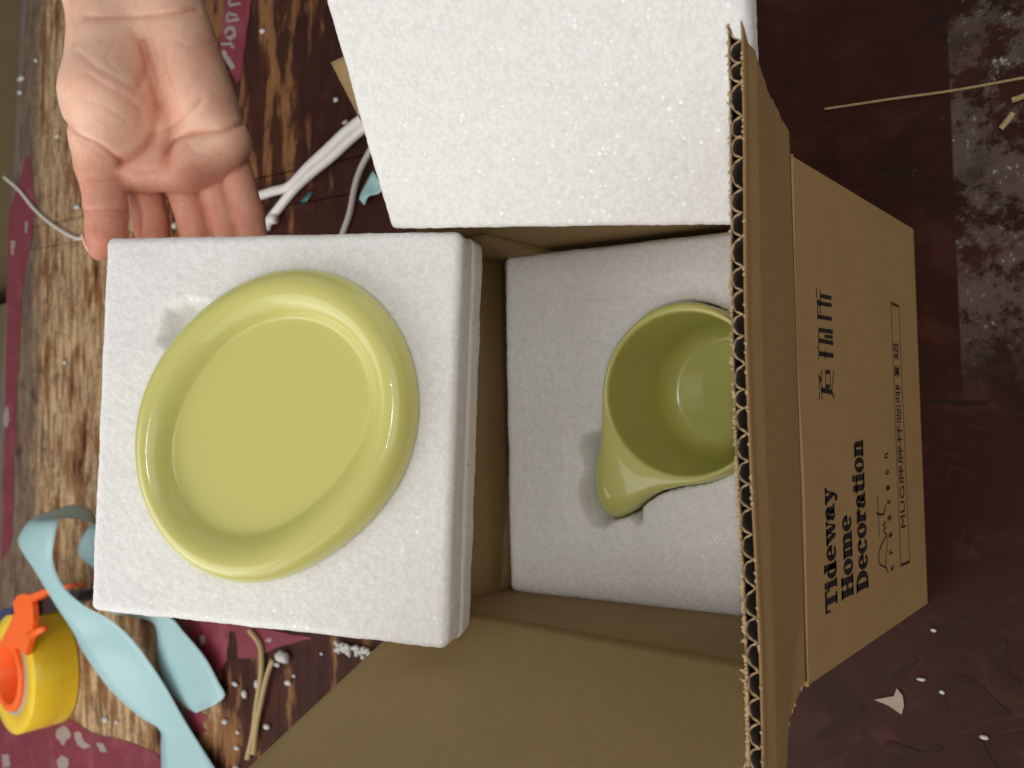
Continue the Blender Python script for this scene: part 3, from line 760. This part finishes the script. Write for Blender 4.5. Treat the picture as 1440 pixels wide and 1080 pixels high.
fill = np.linspace(ga+.25, gb-.25, 8); tho2 = np.r_[tho, (fill+math.pi) % (2*math.pi)-math.pi]; ro2 = np.r_[ro, np.full(8, rb)]
od = np.argsort(tho2); tho2, ro2 = tho2[od], ro2[od]
rout = np.interp(tm, np.r_[tho2-2*math.pi, tho2, tho2+2*math.pi], np.r_[ro2, ro2, ro2])
for _ in range(3): rout = (np.roll(rout, 1)+2*rout+np.roll(rout, -1))/4
lobe = np.maximum(rout-rb, 0)
DEPTH = .072
def ringM(r, z): return [(cM[0]+rr*math.cos(t), cM[1]+rr*math.sin(t), z) for rr, t in zip(np.broadcast_to(r, NM), tm)]
V = []; rows = 0
def addr(r, z):
    global rows
    zz = np.broadcast_to(z, NM); rr = np.broadcast_to(r, NM)
    V.extend([(cM[0]+a*math.cos(t), cM[1]+a*math.sin(t), b) for a, t, b in zip(rr, tm, zz)]); rows += 1
for s in (0.0001, .4, .7): addr(RI*.72*s, HR-DEPTH)
for k in range(0, 8):                                      # rounded inner corner
    a = math.radians(90*k/7); addr(RI*.72+RI*.26*math.sin(a), HR-DEPTH+.015*(1-math.cos(a)))
for t in (.3, .55, .8, .95): addr(RI*(.98+.02*t), HR-DEPTH+.015+(DEPTH-.017)*t)
addr(RI+.0001, HR-.0015); addr(RI+.0005, HR-.0006); addr(RI+.0011, HR-.0001); addr(RI+.0019, HR)
wl = rout-RI
for a in (.5, .62, .74, .84, .92, .97, 1.0):
    r = RI+np.maximum(.0019, wl*a); drop = .0009*(np.clip((a-.5)/.5, 0, 1)**3)*2.2+lobe*.22*a*a+np.minimum(lobe, .012)*.35*max(0, (a-.8)/.2)**2
    addr(r, HR-drop)
dl = np.minimum(lobe, .012)*.35+lobe*.22+.002
for k, (f, dz) in enumerate(((1.0, .002), (.99, .006), (.97, .014), (.9, .026), (.6, .040), (.2, .048), (0, .056))):
    addr(rb+lobe*f, HR-dl-dz)
for rr, z in ((rb-.001, -.066), (rb-.006, -.074), (rb*.7, -.0765), (0.0001, -.0765)): addr(rr, HR+z)
Fc = [(j*NM+k, j*NM+(k+1) % NM, (j+1)*NM+(k+1) % NM, (j+1)*NM+k) for j in range(rows-1) for k in range(NM)]
o = mesh('mug', V, Fc, GLAZE, None, True, mat4(tM, QM)); tag(o, 'lime green mug with a fat lobed handle, sunk in the foam inside the box', 'mug')
outl = cM+np.c_[np.cos(tm), np.sin(tm)]*rout[:, None]
HOLE = np.array([locM(x, y) for x, y in ((845, 600), (828, 606), (812, 612), (808, 632), (816, 660), (806, 690), (812, 718), (828, 742), (846, 748), (864, 736), (880, 732), (893, 744), (904, 738), (904, 718), (915, 690), (860, 640))])
def recM(P):
    d = polydist(P, outl); dh = polydist(P, HOLE)
    r = .075*sst(-d, -.0010, .0004)
    r = np.maximum(r, .03*sst(-dh, -.0015, .012))
    r = np.maximum(r, .0015*sst(-dh, -.008, 0))
    return np.minimum(r, .0760)
o = foam_block('foam_insert', .1700, .1640, .084, tM+QM[:, 1]*.0030, QM, .004, .00105, lambda P: recM(P+np.array([0, .0030])), amp=.00035, shear=True)
tag(o, 'white foam insert down inside the cardboard box, shaped around the mug', 'foam block')

# --- lid sheet lying on the right flap
tL0 = np.array([.14869941, .07483642, .20855342]); QL = rot(.23569296, -.5522002, -.24351177); kk = .93
tL = CAM+(tL0-CAM)*kk
o = foam_block('foam_sheet', .172*kk, .172*kk-.0055, .013, tL+QL[:, 1]*.0028, QL, .0035, .001, None, amp=.00032)
tag(o, 'plain white foam sheet leaning on the right side of the open box', 'foam block')

# ------------------------------------------------------------------ hand
def hand():
    px = .40/F
    def J(x, y, d, r): return (atd(x, y, d), r)
    prim = []                                             # (a, b, ra, rb)
    def cap(x0, y0, d0, r0, x1, y1, d1, r1): prim.append((atd(x0, y0, d0), atd(x1, y1, d1), r0, r1))
    B = .432
    # forearm and wrist
    cap(150, -360, B+.012, .024, 140, -10, B, .0185); cap(225, -360, B+.012, .025, 228, -10, B, .0175)
    # metacarpals
    cap(150, 0, B, .016, 203, 236, B+.002, .0125); cap(180, 0, B, .016, 254, 236, B+.003, .0125)
    cap(210, 0, B, .016, 290, 226, B+.003, .0122); cap(238, 0, B, .016, 318, 205, B+.001, .0118)
    # palm pads under the finger roots
    cap(200, 236, B-.005, .0110, 254, 232, B-.005, .0110); cap(254, 231, B-.005, .0110, 316, 198, B-.004, .0112)
    # thenar and hypothenar
    cap(150, 40, B-.004, .0185, 151, 135, B-.012, .0208); cap(151, 135, B-.012, .0208, 148, 195, B-.009, .017)
    cap(246, 40, B-.005, .015, 281, 140, B-.0065, .0158)
    palm = len(prim)
    # thumb
    cap(148, 195, B-.009, .0145, 143, 232, B-.008, .0122); cap(143, 232, B-.008, .0122, 149, 296, B-.007, .0098)
    cap(149, 296, B-.007, .0100, 149, 330, B-.006, .0092); cap(149, 330, B-.006, .0092, 142, 349, B-.003, .0066)
    thumb = len(prim)
    fing = []
    for (x0, y0, d0), (x1, y1, d1), (x2, y2, d2), (x3, y3, d3), r in (
            ((200, 240, B+.007), (212, 312, B+.018), (222, 384, B+.014), (226, 440, B+.006), .0098),
            ((252, 240, B+.008), (276, 316, B+.018), (288, 400, B+.014), (292, 462, B+.005), .0101),
            ((290, 222, B+.008), (318, 306, B+.017), (332, 388, B+.012), (338, 446, B+.004), .0094),
            ((324, 206, B+.006), (350, 300, B+.014), (364, 366, B+.010), (370, 414, B+.002), .0083)):
        fing.append([(atd(x0, y0, d0), atd(x1, y1, d1), r*.97, r*.93), (atd(x1, y1, d1), atd(x2, y2, d2), r*.93, r*.86), (atd(x2, y2, d2), atd(x3, y3, d3), r*.86, r*.7)])
    def sd(P, p):
        a, b, ra, rb = p; e = b-a; t = np.clip(((P-a)@e)/(e@e), 0, 1); return np.linalg.norm(P-a-t[:, None]*e, axis=1)-(ra+(rb-ra)*t)
    def smin(a, b, k): h = np.clip(.5+.5*(b-a)/k, 0, 1); return b*(1-h)+a*h-k*h*(1-h)
    groups = [prim]+fing
    allp = [q for g in groups for q in g]
    # camera-aligned grid
    ax = np.stack([D_, R_, V_]); pts = np.array([p for q in allp for p in q[:2]]); L = (pts-CAM)@ax.T
    lo, hi = L.min(0)-.026, L.max(0)+.026; hi[1] = min(hi[1], (atd(187, -330, B)-CAM)@R_)
    st_ = .00105; nn = np.ceil((hi-lo)/st_).astype(int); g = [lo[k]+st_*np.arange(nn[k]) for k in range(3)]
    G = np.stack(np.meshgrid(*g, indexing='ij'), -1).reshape(-1, 3)@ax+CAM
    d = None
    for k, p in enumerate(prim[:palm]): q = sd(G, p); d = q if d is None else smin(d, q, .008)
    dt = None
    for p in prim[palm:thumb]: q = sd(G, p); dt = q if dt is None else smin(dt, q, .004)
    d = smin(d, dt, .004)
    for fgr in fing:
        df = None
        for p in fgr: q = sd(G, p); df = q if df is None else smin(df, q, .003)
        d = smin(d, df, .0016)
    # palm hollow and creases
    def surf(x, y): return atd(x, y, B-.018)
    lines = []
    def groove(pts, width, depth, dz=0):
        nonlocal d
        lines.append((pts, width, depth))
        P = smooth_poly([np.r_[p, 0] for p in pts], 5*len(pts))
        qx = (G-CAM); dep = qx@V_; sx = 720+F*(qx@D_)/dep; sy = 1080-(540+F*(qx@R_)/dep)
        best = np.full(len(G), 1e9)
        for a, b in zip(P[:-1], P[1:]):
            e = (b-a)[:2]; t = np.clip(((sx-a[0])*e[0]+(sy-a[1])*e[1])/(e@e+1e-9), 0, 1)
            best = np.minimum(best, np.hypot(sx-a[0]-t*e[0], sy-a[1]-t*e[1]))
        mm = best*.42/F
        near = sst(-dep, -(B+.004), -(B-.004))
        d = d+depth*np.exp(-(mm/width)**2)*near
    groove([(169, 229), (190, 218), (213, 196), (222, 155), (214, 107), (202, 60)], .0022, .0026)
    groove([(217, 190), (244, 178), (270, 156), (284, 140)], .0014, .0009)
    groove([(236, 214), (249, 196), (280, 187), (312, 184), (340, 175)], .0014, .0022)
    groove([(122, 25), (187, 25), (235, 20), (276, 14)], .0016, .0012)
    groove([(92, 172), (112, 190), (135, 200), (152, 212), (170, 226)], .0013, .0014)
    groove([(104, 196), (125, 205), (150, 222)], .001, .0006)
    groove([(116, 297), (150, 296), (178, 298)], .0012, .0009); groove([(116, 303), (150, 303), (176, 304)], .0009, .0005)
    groove([(110, 75), (135, 95), (165, 112), (190, 128)], .0016, .0007); groove([(122, 104), (150, 122), (180, 140), (200, 160)], .0014, .0006)
    for pp in ([(228, 60), (236, 100), (250, 140)], [(160, 60), (150, 84), (166, 100)], [(120, 140), (150, 152), (178, 172)], [(262, 200), (274, 214), (300, 222)], [(180, 236), (200, 242), (222, 240)], [(300, 60), (270, 66), (250, 60)], [(122, 250), (142, 254), (166, 250)], [(205, 24), (215, 60), (222, 90)]): groove(pp, .0009, .0005)
    groove([(195, 120), (205, 90), (190, 50)], .003, .0012)
    groove([(228, 150), (236, 190), (232, 225)], .006, .0022)
    d = d.reshape(nn)
    # surface nets
    s = d < 0; V = {}; 
    c = np.zeros(nn-1, int)
    for i in (0, 1):
        for j in (0, 1):
            for k in (0, 1): c += s[i:nn[0]-1+i, j:nn[1]-1+j, k:nn[2]-1+k]
    act = (c > 0) & (c < 8); ids = -np.ones(nn-1, int); ids[act] = np.arange(act.sum()); I = np.argwhere(act)
    acc = np.zeros((len(I), 3)); cnt = np.zeros(len(I))
    cor = [(i, j, k) for i in (0, 1) for j in (0, 1) for k in (0, 1)]
    for a in range(8):
        for b in range(a+1, 8):
            if sum(abs(x-y) for x, y in zip(cor[a], cor[b])) != 1: continue
            pa, pb = I+cor[a], I+cor[b]; da, db = d[tuple(pa.T)], d[tuple(pb.T)]; x = (da < 0) != (db < 0)
            t = np.where(x, da/(da-db+1e-12), 0); acc[x] += (pa+t[:, None]*(pb-pa))[x]; cnt[x] += 1
    Pv = (lo+st_*acc/cnt[:, None])@ax+CAM; Fc = []
    for axis in range(3):
        o1, o2 = [(1, 2), (2, 0), (0, 1)][axis]
        sl = [slice(1, -1)]*3; sl[axis] = slice(0, -1); sl2 = list(sl); sl2[axis] = slice(1, None)
        A_, B_ = s[tuple(sl)], s[tuple(sl2)]; e = np.argwhere(A_ != B_); off = np.ones(3, int); off[axis] = 0; e = e+off
        u = np.zeros(3, int); v = np.zeros(3, int); u[o1] = 1; v[o2] = 1
        q = np.stack([ids[tuple((e-u-v).T)], ids[tuple((e-v).T)], ids[tuple(e.T)], ids[tuple((e-u).T)]], 1); fl = s[tuple(e.T)]
        q[~fl] = q[~fl][:, ::-1]; Fc += q[(q >= 0).all(1)].tolist()
    # relax a little
    Fa = np.array(Fc)
    for _ in range(2):
        S = np.zeros_like(Pv); n = np.zeros(len(Pv))
        for k in range(4):
            np.add.at(S, Fa[:, k], Pv[Fa[:, (k+1) % 4]]+Pv[Fa[:, (k+3) % 4]]); np.add.at(n, Fa[:, k], 2)
        Pv = Pv+.5*(S/n[:, None]-Pv)
    o = mesh('person', Pv, Fc, SKIN)
    # pinker finger pads, thumb end and rim of the palm
    q = Pv-CAM; dep = q@V_; sx = 720+F*(q@D_)/dep; sy = 1080-(540+F*(q@R_)/dep)
    bl = .75*sst(sy, 185, 250)+.45*sst(sx, 285, 335)*(1-sst(sy, 60, 260))+.5*np.exp(-(((sx-140)/24)**2+((sy-345)/26)**2))+.35*np.exp(-(((sx-285)/30)**2+((sy-70)/30)**2))+.25*sst(dep, B, B+.02)
    for pts, wd, dp in lines:
        P = smooth_poly([np.r_[p, 0] for p in pts], 5*len(pts)); best = np.full(len(Pv), 1e9)
        for a, b in zip(P[:-1], P[1:]):
            e = (b-a)[:2]; t = np.clip(((sx-a[0])*e[0]+(sy-a[1])*e[1])/(e@e+1e-9), 0, 1); best = np.minimum(best, np.hypot(sx-a[0]-t*e[0], sy-a[1]-t*e[1]))
        bl = bl+np.exp(-(best*.42/F/(wd*.55))**2)*min(1, dp/.0016)*.65*(dep < B+.006)
    at = o.data.attributes.new('blush', 'FLOAT', 'POINT'); at.data.foreach_set('value', np.clip(bl, 0, 1.6))
    # thumb nail seen edge-on
    c = atd(128, 343, B-.004); u = D_*.35+R_*-.9; u = u/np.linalg.norm(u); v = np.cross(u, V_); v /= np.linalg.norm(v)
    nv = []; nf = []
    for j in range(7):
        for i in range(9):
            a = (i/8-.5)*1.9; t = j/6-.5
            nv.append(c+u*t*.011+(-D_*math.cos(a)*.0052+V_*math.sin(a)*.0055+D_*.0018)*(1-.25*(abs(t)*2)**3))
    for j in range(6):
        for i in range(8): nf.append((j*9+i, j*9+i+1, (j+1)*9+i+1, (j+1)*9+i))
    nl = mesh('thumbnail', nv, nf, NAIL, o); so_ = nl.modifiers.new('thick', 'SOLIDIFY'); so_.thickness = .0008
    return o
o = hand(); tag(o, 'bare open hand, palm up, fingers under the foam tray and thumb at its corner', 'person')

# ------------------------------------------------------------------ things on the table
def flatpatch(mb, pts, z0, z1):
    P = [onz(x, y, z1) for x, y in pts]; mb.add(*prism(P, np.array([0, 0, z0-z1])))
def rag(pts, n, a):
    P = resample([np.r_[p, 0] for p in list(pts)+[pts[0]]], n)[:-1, :2]
    return [(p[0]+random.uniform(-a, a), p[1]+random.uniform(-a, a)) for p in P]
def tape_piece(pts, label, marks=(), n=60, a=1.2):
    r = empty('tape_strip', tuple(onz(*np.mean(pts, 0)))); mb = MB(); flatpatch(mb, rag(pts, n, a), .0002, .0008); mb.build('film', MAGENTA, r)
    for k in marks:
        mb = MB(); flatpatch(mb, rag(k, 22, .8), .0008, .00125); mb.build('mark', GREYPAINT, r)
    tag(r, label, 'tape', 'magenta tape stuck on the table')
tape_piece([(27, 258), (36, 212), (42, 222), (47, 270), (50, 292), (46, 330), (38, 355), (30, 420), (25, 520), (20, 640), (17, 760), (2, 790), (6, 640), (9, 420), (12, 300)],
           'long worn magenta tape strip along the far edge of the table', [[(35, 312), (39, 312), (38, 330), (35, 326)], [(15, 338), (22, 338), (18, 360), (15, 355)], [(4, 585), (11, 570), (13, 590), (9, 602), (4, 596)]])
def lt_strip(a, b, wd): 
    a, b = np.array(a, float), np.array(b, float); d = (b-a)/np.linalg.norm(b-a); n = np.array([-d[1], d[0]])*wd/2; return [tuple(a-n), tuple(b-n), tuple(b+n), tuple(a+n)]
tape_piece([(318, -30), (360, -30), (353, 0), (349, 30), (344, 70), (338, 112), (333, 118), (322, 95), (310, 70), (309, 55), (315, 20)],
           'pointed magenta tape strip with pale letters beside the hand', [lt_strip((313, 72), (328, 96), 7), lt_strip((310, 62), (330, 62), 3.4), lt_strip((328, 62), (326, 68), 3), 
            [(315, 45), (320, 37), (327, 36), (332, 41), (331, 52), (324, 57), (317, 54), (317, 50), (322, 51), (327, 48), (328, 43), (324, 41), (319, 44), (318, 49)], lt_strip((319, 30), (336, 27), 3.5), lt_strip((320, 18), (334, 22), 3.5), lt_strip((320, 18), (319, 30), 3), lt_strip((322, 8), (338, 4), 3.5), lt_strip((323, -4), (340, -4), 3.5), lt_strip((323, -4), (322, 9), 3)])
tape_piece([(-20, 985), (45, 1028), (95, 1010), (130, 1030), (185, 1045), (225, 1062), (232, 1120), (-20, 1120)],
           'wide magenta tape patch at the foot of the tape roll', [[(80, 1026), (90, 1020), (97, 1026), (100, 1036), (92, 1042), (88, 1050), (84, 1042), (78, 1036)], [(80, 1068), (88, 1062), (97, 1068), (94, 1085), (82, 1082)], [(2, 1062), (12, 1060), (14, 1078), (4, 1080)], [(103, 1030), (112, 1028), (118, 1042), (128, 1050), (118, 1054), (108, 1046)], [(136, 1044), (146, 1046), (150, 1058), (140, 1056)]])
tape_piece([(245, 868), (300, 872), (440, 897), (412, 905), (385, 913), (368, 922), (350, 926), (335, 925), (330, 885), (322, 888), (318, 930), (308, 944), (290, 940), (265, 905)],
           'torn magenta tape piece half under the foam tray', [[(280, 896), (287, 892), (288, 904), (283, 908)], [(372, 900), (382, 896), (380, 904)]])
tape_piece([(262, 1000), (285, 1003), (292, 1010), (283, 1018), (290, 1030), (272, 1028), (264, 1018)], 'small purple-red tape remnant beside the blue ribbon end', (), 30)

# blue ribbon, a long twisted piece and its folded end
def ribbon(left, right, z, label, n=60, bulge=.006, name='ribbon'):
    A = smooth_poly([onz(x, y, h) for (x, y), h in zip(left, z)], n); B = smooth_poly([onz(x, y, h2) for (x, y), h2 in zip(right, [k+.002 for k in z])], n)
    o = mesh(name, *sheet(A, B, .0006, 7, [bulge*math.sin(math.pi*i/(n-1)*2.2) for i in range(n)]), BLUE); tag(o, label, 'ribbon', 'blue ribbon pieces on the table'); return o
ribbon([(126, 716), (105, 709), (82, 716), (55, 724), (36, 737), (25, 763), (47, 800), (78, 851), (101, 886), (121, 924), (156, 971), (194, 1006), (224, 1026), (226, 1050), (227, 1110)],
       [(140, 742), (118, 732), (98, 729), (84, 729), (81, 733), (76, 757), (74, 788), (88, 823), (117, 851), (156, 872), (187, 901), (210, 932), (233, 967), (262, 1018), (318, 1106)],
       [.012, .03, .05, .066, .074, .078, .078, .074, .066, .05, .034, .02, .012, .008, .005], 'long twisted light blue ribbon curling past the orange tape dispenser', 90)
ribbon([(150, 861), (185, 868), (210, 873), (220, 886), (222, 924), (233, 963), (257, 991), (276, 1003)], [(152, 856), (190, 857), (237, 868), (257, 888), (288, 925), (307, 960), (316, 978), (303, 991)],
       [.01, .012, .014, .014, .01, .006, .003, .002], 'short light blue ribbon tail coming out under the foam tray', 50)
ribbon([(134, 735), (124, 742), (113, 760), (109, 777), (116, 786), (134, 802)], [(150, 740), (140, 748), (134, 762), (132, 776), (140, 788), (150, 800)], [.008]*6, 'small light blue ribbon loop showing beside the left edge of the tray', 30, .002)
ribbon([(505, 280), (508, 270), (516, 255), (524, 240)], [(512, 288), (518, 276), (532, 272), (540, 262)], [.003]*4, 'forked light blue ribbon scrap beside the foam sheet', 20, .001)
o = mesh('film_scrap', *sheet([onz(x, y, .003) for x, y in ((422, 284), (434, 270))], [onz(x, y, .003) for x, y in ((430, 284), (440, 271))], .0006, 3), TEAL); tag(o, 'tiny dark teal film scrap under the white strap', 'scrap')

# white strapping, string, slivers
def strand(pts, wd, z, mat, name, label, cat, group=None, flatr=.45):
    P = smooth_poly([np.r_[onz(x, y, 0)[:2], h] for (x, y), h in zip(pts, z)], 10*len(pts))
    V, Fc = tube(P, wd, 8); o = mesh(name, V, Fc, mat); tag(o, label, cat, group); return o
st0 = empty('strap_tie', tuple(onz(430, 260))); tag(st0, 'white plastic strap forked in two, between hand and foam sheet', 'strap')
def strap(pts, r, z):
    P = smooth_poly([np.r_[onz(x, y, 0)[:2], h] for (x, y), h in zip(pts, z)], 40); mesh('strand', *tube(P, r, 8), STRAPW, st0)
strap([(370, 278), (392, 271), (415, 264), (440, 240), (470, 214), (500, 188), (530, 165)], .0042, [.006, .006, .006, .007, .008, .009, .009])
strap([(380, 322), (385, 312), (402, 290), (420, 268), (445, 246), (475, 222), (505, 196), (530, 176)], .0042, [.004, .005, .005, .005, .006, .006, .007, .007])
strap([(384, 316), (391, 310), (396, 310)], .0045, [.006, .007, .006])
strand([(484, 335), (496, 300), (505, 262), (516, 232), (540, 190)], .0026, [.003, .003, .004, .004, .004], STRING, 'string', 'thin grey cord running under the foam sheet', 'cord')
strand([(10, 250), (30, 268), (55, 298), (85, 322), (112, 336), (124, 333)], .0022, [.004, .003, .003, .003, .003, .004], STRAPW, 'string', 'pale string lying across the far table edge to the thumb', 'cord')
strand([(355, 885), (368, 902), (372, 920), (371, 950), (365, 990), (360, 1030), (352, 1065)], .0026, [.003]*7, TWINE, 'twine', 'longer bent straw-coloured twine on the table', 'twine', 'straw twine by the box flap')
strand([(389, 926), (382, 950), (374, 985), (366, 1020), (362, 1058)], .0024, [.004, .005, .005, .004, .004], TWINE, 'twine', 'shorter straight straw-coloured twine beside the bent piece', 'twine', 'straw twine by the box flap')
strand([(1160, 154), (1200, 148), (1260, 139), (1320, 131), (1370, 123), (1440, 110)], .0006, [.0007]*6, TWINE, 'sliver', 'long thin tan sliver lying on the dark table right of the box', 'sliver')
strand([(1408, 182), (1418, 170), (1425, 160)], .0013, [.0014]*3, TWINE, 'sliver', 'short tan sliver below the end of the long one', 'sliver')
strand([(1424, 142), (1434, 139), (1446, 134)], .0013, [.0014]*3, TWINE, 'sliver', 'short tan sliver at the right edge of the picture', 'sliver')
o = mesh('paper_scrap', *prism([onz(x, y, .0012) for x, y in ((1229, 984), (1257, 979), (1261, 968), (1269, 978), (1271, 992), (1268, 1005), (1249, 992))], np.array([0, 0, -.0006])), PAPER, None, False)
tag(o, 'triangular tan paper scrap on the dark table left of the box print', 'scrap')
# foam crumbs
def crumb(x, y, rx, ry, label, seed):
    bm = bmesh.new(); bmesh.ops.create_icosphere(bm, subdivisions=2, radius=1)
    V = np.array([v.co[:] for v in bm.verts]); Fc = [[v.index for v in f.verts] for f in bm.faces]; bm.free()
    V = V*(1+.28*vnoise(V*1.9+seed*3.7))[:, None]; c = onz(x, y); sc = np.linalg.norm(c-CAM)/F
    V = V*np.array([ry*sc, rx*sc*1.5, min(rx, ry)*sc]); V = V+np.array([c[0], c[1], min(rx, ry)*sc*.9])
    tag(mesh('foam_crumb', V, Fc, CRUMB), label, 'foam crumb', 'white foam crumbs scattered on the table')
CR = [(403, 922, 9, 8, 'largest, ragged foam crumb at the top end of the straight twine'), (392, 934, 3.5, 3, 'foam crumb tucked against the largest ragged crumb'),
      (346, 975, 3, 6, 'long rod-shaped foam crumb left of the twine'), (333, 961, 4, 3, 'oval foam crumb just above the long rod-shaped crumb'),
      (363, 962, 2.5, 6, 'slim foam crumb touching the bent twine'), (408, 959, 4, 3.5, 'round foam crumb to the right of the straight twine'),
      (415, 950, 2, 2, 'speck of foam beside the round crumb right of the twine'), (319, 1014, 3.5, 3, 'round foam crumb right of the end of the ribbon tail'),
      (336, 1029, 2.5, 2, 'faint foam speck below the round crumb near the ribbon tail'), (378, 1021, 4, 3.5, 'round foam crumb between the twine and the box flap edge'),
      (335, 1051, 3, 2.5, 'flat foam crumb left of the lower end of the twine'), (355, 1056, 2.8, 2.8, 'foam crumb on the lower end of the twine'),
      (335, 1079, 3, 3, 'foam crumb at the bottom edge of the picture'), (151, 1011, 3, 3.4, 'left crumb of the pair between tape roll and blue ribbon'),
      (167, 1015, 2.5, 2.4, 'right crumb of the pair between tape roll and blue ribbon'), (111, 292, 4, 3, 'foam crumb on the bare wood beside the thumb'),
      (83, 193, 3, 2.5, 'foam crumb on the bare wood beside the thumb root'), (33, 112, 5, 3, 'bright oblong foam crumb on the dusty table rim'),
      (31, 131, 3, 2.4, 'dull foam crumb beneath the oblong one on the table rim'), (53, 86, 2, 2, 'tiny foam crumb near the table rim above the magenta tape'),
      (488, 173, 4, 3, 'foam crumb between white strap and leaning foam sheet'), (475, 141, 3, 3, 'small foam crumb near the far edge of the leaning foam sheet'),
      (372, 45, 3, 3, 'lone foam crumb on the red-brown wood right of the lettered tape'), (248, 318, 3, 4, 'foam crumb seen between two fingers'),
      (94, 510, 2.5, 2.5, 'foam crumb on the bare wood left of the saucer tray'), (454, 919, 2, 2, 'tiny foam crumb near the foam shreds'),
      (1325, 973, 2, 2.5, 'tiny pale crumb inside the marker loop'), (1313, 886, 2.2, 2, 'pale crumb on the dark table below the box corner'),
      (1296, 955, 3.5, 2.2, 'pale crumb beside the triangular paper scrap'), (1384, 1036, 3, 2.4, 'pale crumb right of the marker loop')]
for i, (x, y, a, b, lab) in enumerate(CR): crumb(x, y, a, b, 'white '+lab if 'white' not in lab else lab, i)
# shreds of foam hanging at the tray's near corner
mb = MB()
for i in range(46):
    x = random.uniform(474, 520); y = 905+(x-474)*.22+random.uniform(0, 12)*(1 if x < 512 else .6); c = onz(x, y, .004); L = random.uniform(.002, .006)
    d = np.array([random.uniform(-1, 1), random.uniform(-1, 1), random.uniform(-.2, .7)]); mb.add(*tube([c, c+d*L*.5+.0006, c+d*L], [.0016, .0019, .0006], 5))
o = mb.build('foam_shreds', CRUMB, None, True); tag(o, 'cluster of white foam shreds under the near edge of the tray', 'foam shreds', kind='stuff')

# marker scribbles on the varnish
def scrib(pts, wd):
    P = smooth_poly([np.r_[onz(x, y, 0)[:2], 0] for x, y in pts], 8*len(pts)); P[:, 2] = .0003; n = len(P); A = []; B = []
    for i in range(n):
        t = P[min(i+1, n-1)]-P[max(i-1, 0)]; t /= np.linalg.norm(t); nn_ = np.array([-t[1], t[0], 0])*wd/2*(1+.3*vnoise(np.array([[i*.21, wd*900, 0], [0, 0, 0]]))[0]); A.append(P[i]+nn_); B.append(P[i]-nn_)
    mesh('marker_stroke', *sheet(A, B, .0002, 2), MARKER, tb, False)
for pts, wd in (([(1330, 1000), (1325, 985), (1332, 965), (1350, 955), (1375, 965), (1400, 990), (1420, 1008)], .004), ([(1245, 1045), (1270, 1052), (1300, 1062), (1325, 1050)], .004), ([(1150, 1040), (1180, 1020), (1215, 995)], .0045), ([(1255, 955), (1275, 940), (1290, 925)], .004), ([(1325, 900), (1345, 888), (1360, 870)], .0045), ([(1412, 900), (1408, 925), (1415, 950), (1435, 965)], .0045), ([(1300, 562), (1340, 566), (1390, 567)], .003), ([(1285, 52), (1300, 38), (1318, 22)], .004), ([(1375, 1040), (1385, 1060), (1400, 1085)], .004)):
    scrib(pts, wd*.75)

# ------------------------------------------------------------------ tape dispenser
RT, HT = .07, .05
ct = onz(17, 948, HT); ct[2] = 0
td = empty('tape_dispenser', (ct[0], ct[1], 0)); tag(td, 'roll of yellow tape in an orange plastic dispenser lying on the table', 'tape dispenser')
def lathe(prof, n=72):
    V = [(ct[0]+r*math.cos(2*math.pi*k/n), ct[1]+r*math.sin(2*math.pi*k/n), z) for r, z in prof for k in range(n)]; m_ = len(prof)
    return V, [(j*n+k, j*n+(k+1) % n, ((j+1) % m_)*n+(k+1) % n, ((j+1) % m_)*n+k) for j in range(m_) for k in range(n)]
o = mesh('tape_roll', *lathe([(RT, .0015), (RT, .002), (RT+.0003, .02), (RT, HT-.0006), (RT-.0006, HT), (.0478, HT+.0002), (.0473, HT-.0005), (.0473, .002)]), TAPE, td)
mesh('core', *lathe([(.047, .003), (.047, HT+.0012), (.0432, HT+.0012), (.0428, HT), (.0428, .003)]), simple('grey_core', (.42, .38, .29), .7), td)
ZT = HT+.006
mesh('hub', *lathe([(.0424, .001), (.0424, ZT-.001), (.0416, ZT), (.0345, ZT), (.0335, ZT-.001), (.0325, .004), (.0325, .001)]), ORANGE, td)
arm = [onz(x, y, ZT+.0012) for x, y in ((-22, 915), (0, 904), (13, 878), (20, 862), (18, 848), (24, 838), (33, 835), (42, 837), (46, 852), (47, 873), (44, 893), (39, 910), (36, 922), (28, 914), (14, 908), (0, 912))]
mesh('arm', *prism(arm, np.array([0, 0, -.006])), ORANGE, td, False)
mesh('crossbar', *prism([onz(x, y, ZT+.001) for x, y in ((38, 838), (64, 828), (84, 824), (104, 820), (107, 825), (85, 830), (66, 836), (44, 847))], np.array([0, 0, -.008])), ORANGE, td, False)
mesh('blade_guard', *prism([onz(x, y, ZT-.0075) for x, y in ((47, 847), (66, 838), (92, 832), (112, 832), (108, 846), (84, 856), (48, 868))], np.array([0, 0, -.022])), BLACKP, td, False)
mesh('roller_pin', *tube([onz(44, 893, ZT-.001), onz(56, 886, ZT-.004), onz(64, 883, ZT-.005)], [.0055, .0045, .003], 12), ORANGE, td)
mesh('grip', *prism([onz(x, y, ZT-.008) for x, y in ((-6, 868), (4, 856), (17, 854), (18, 866), (2, 878))], np.array([0, 0, -.02])), simple('navy_plastic', (.03, .035, .11), .5), td, False)
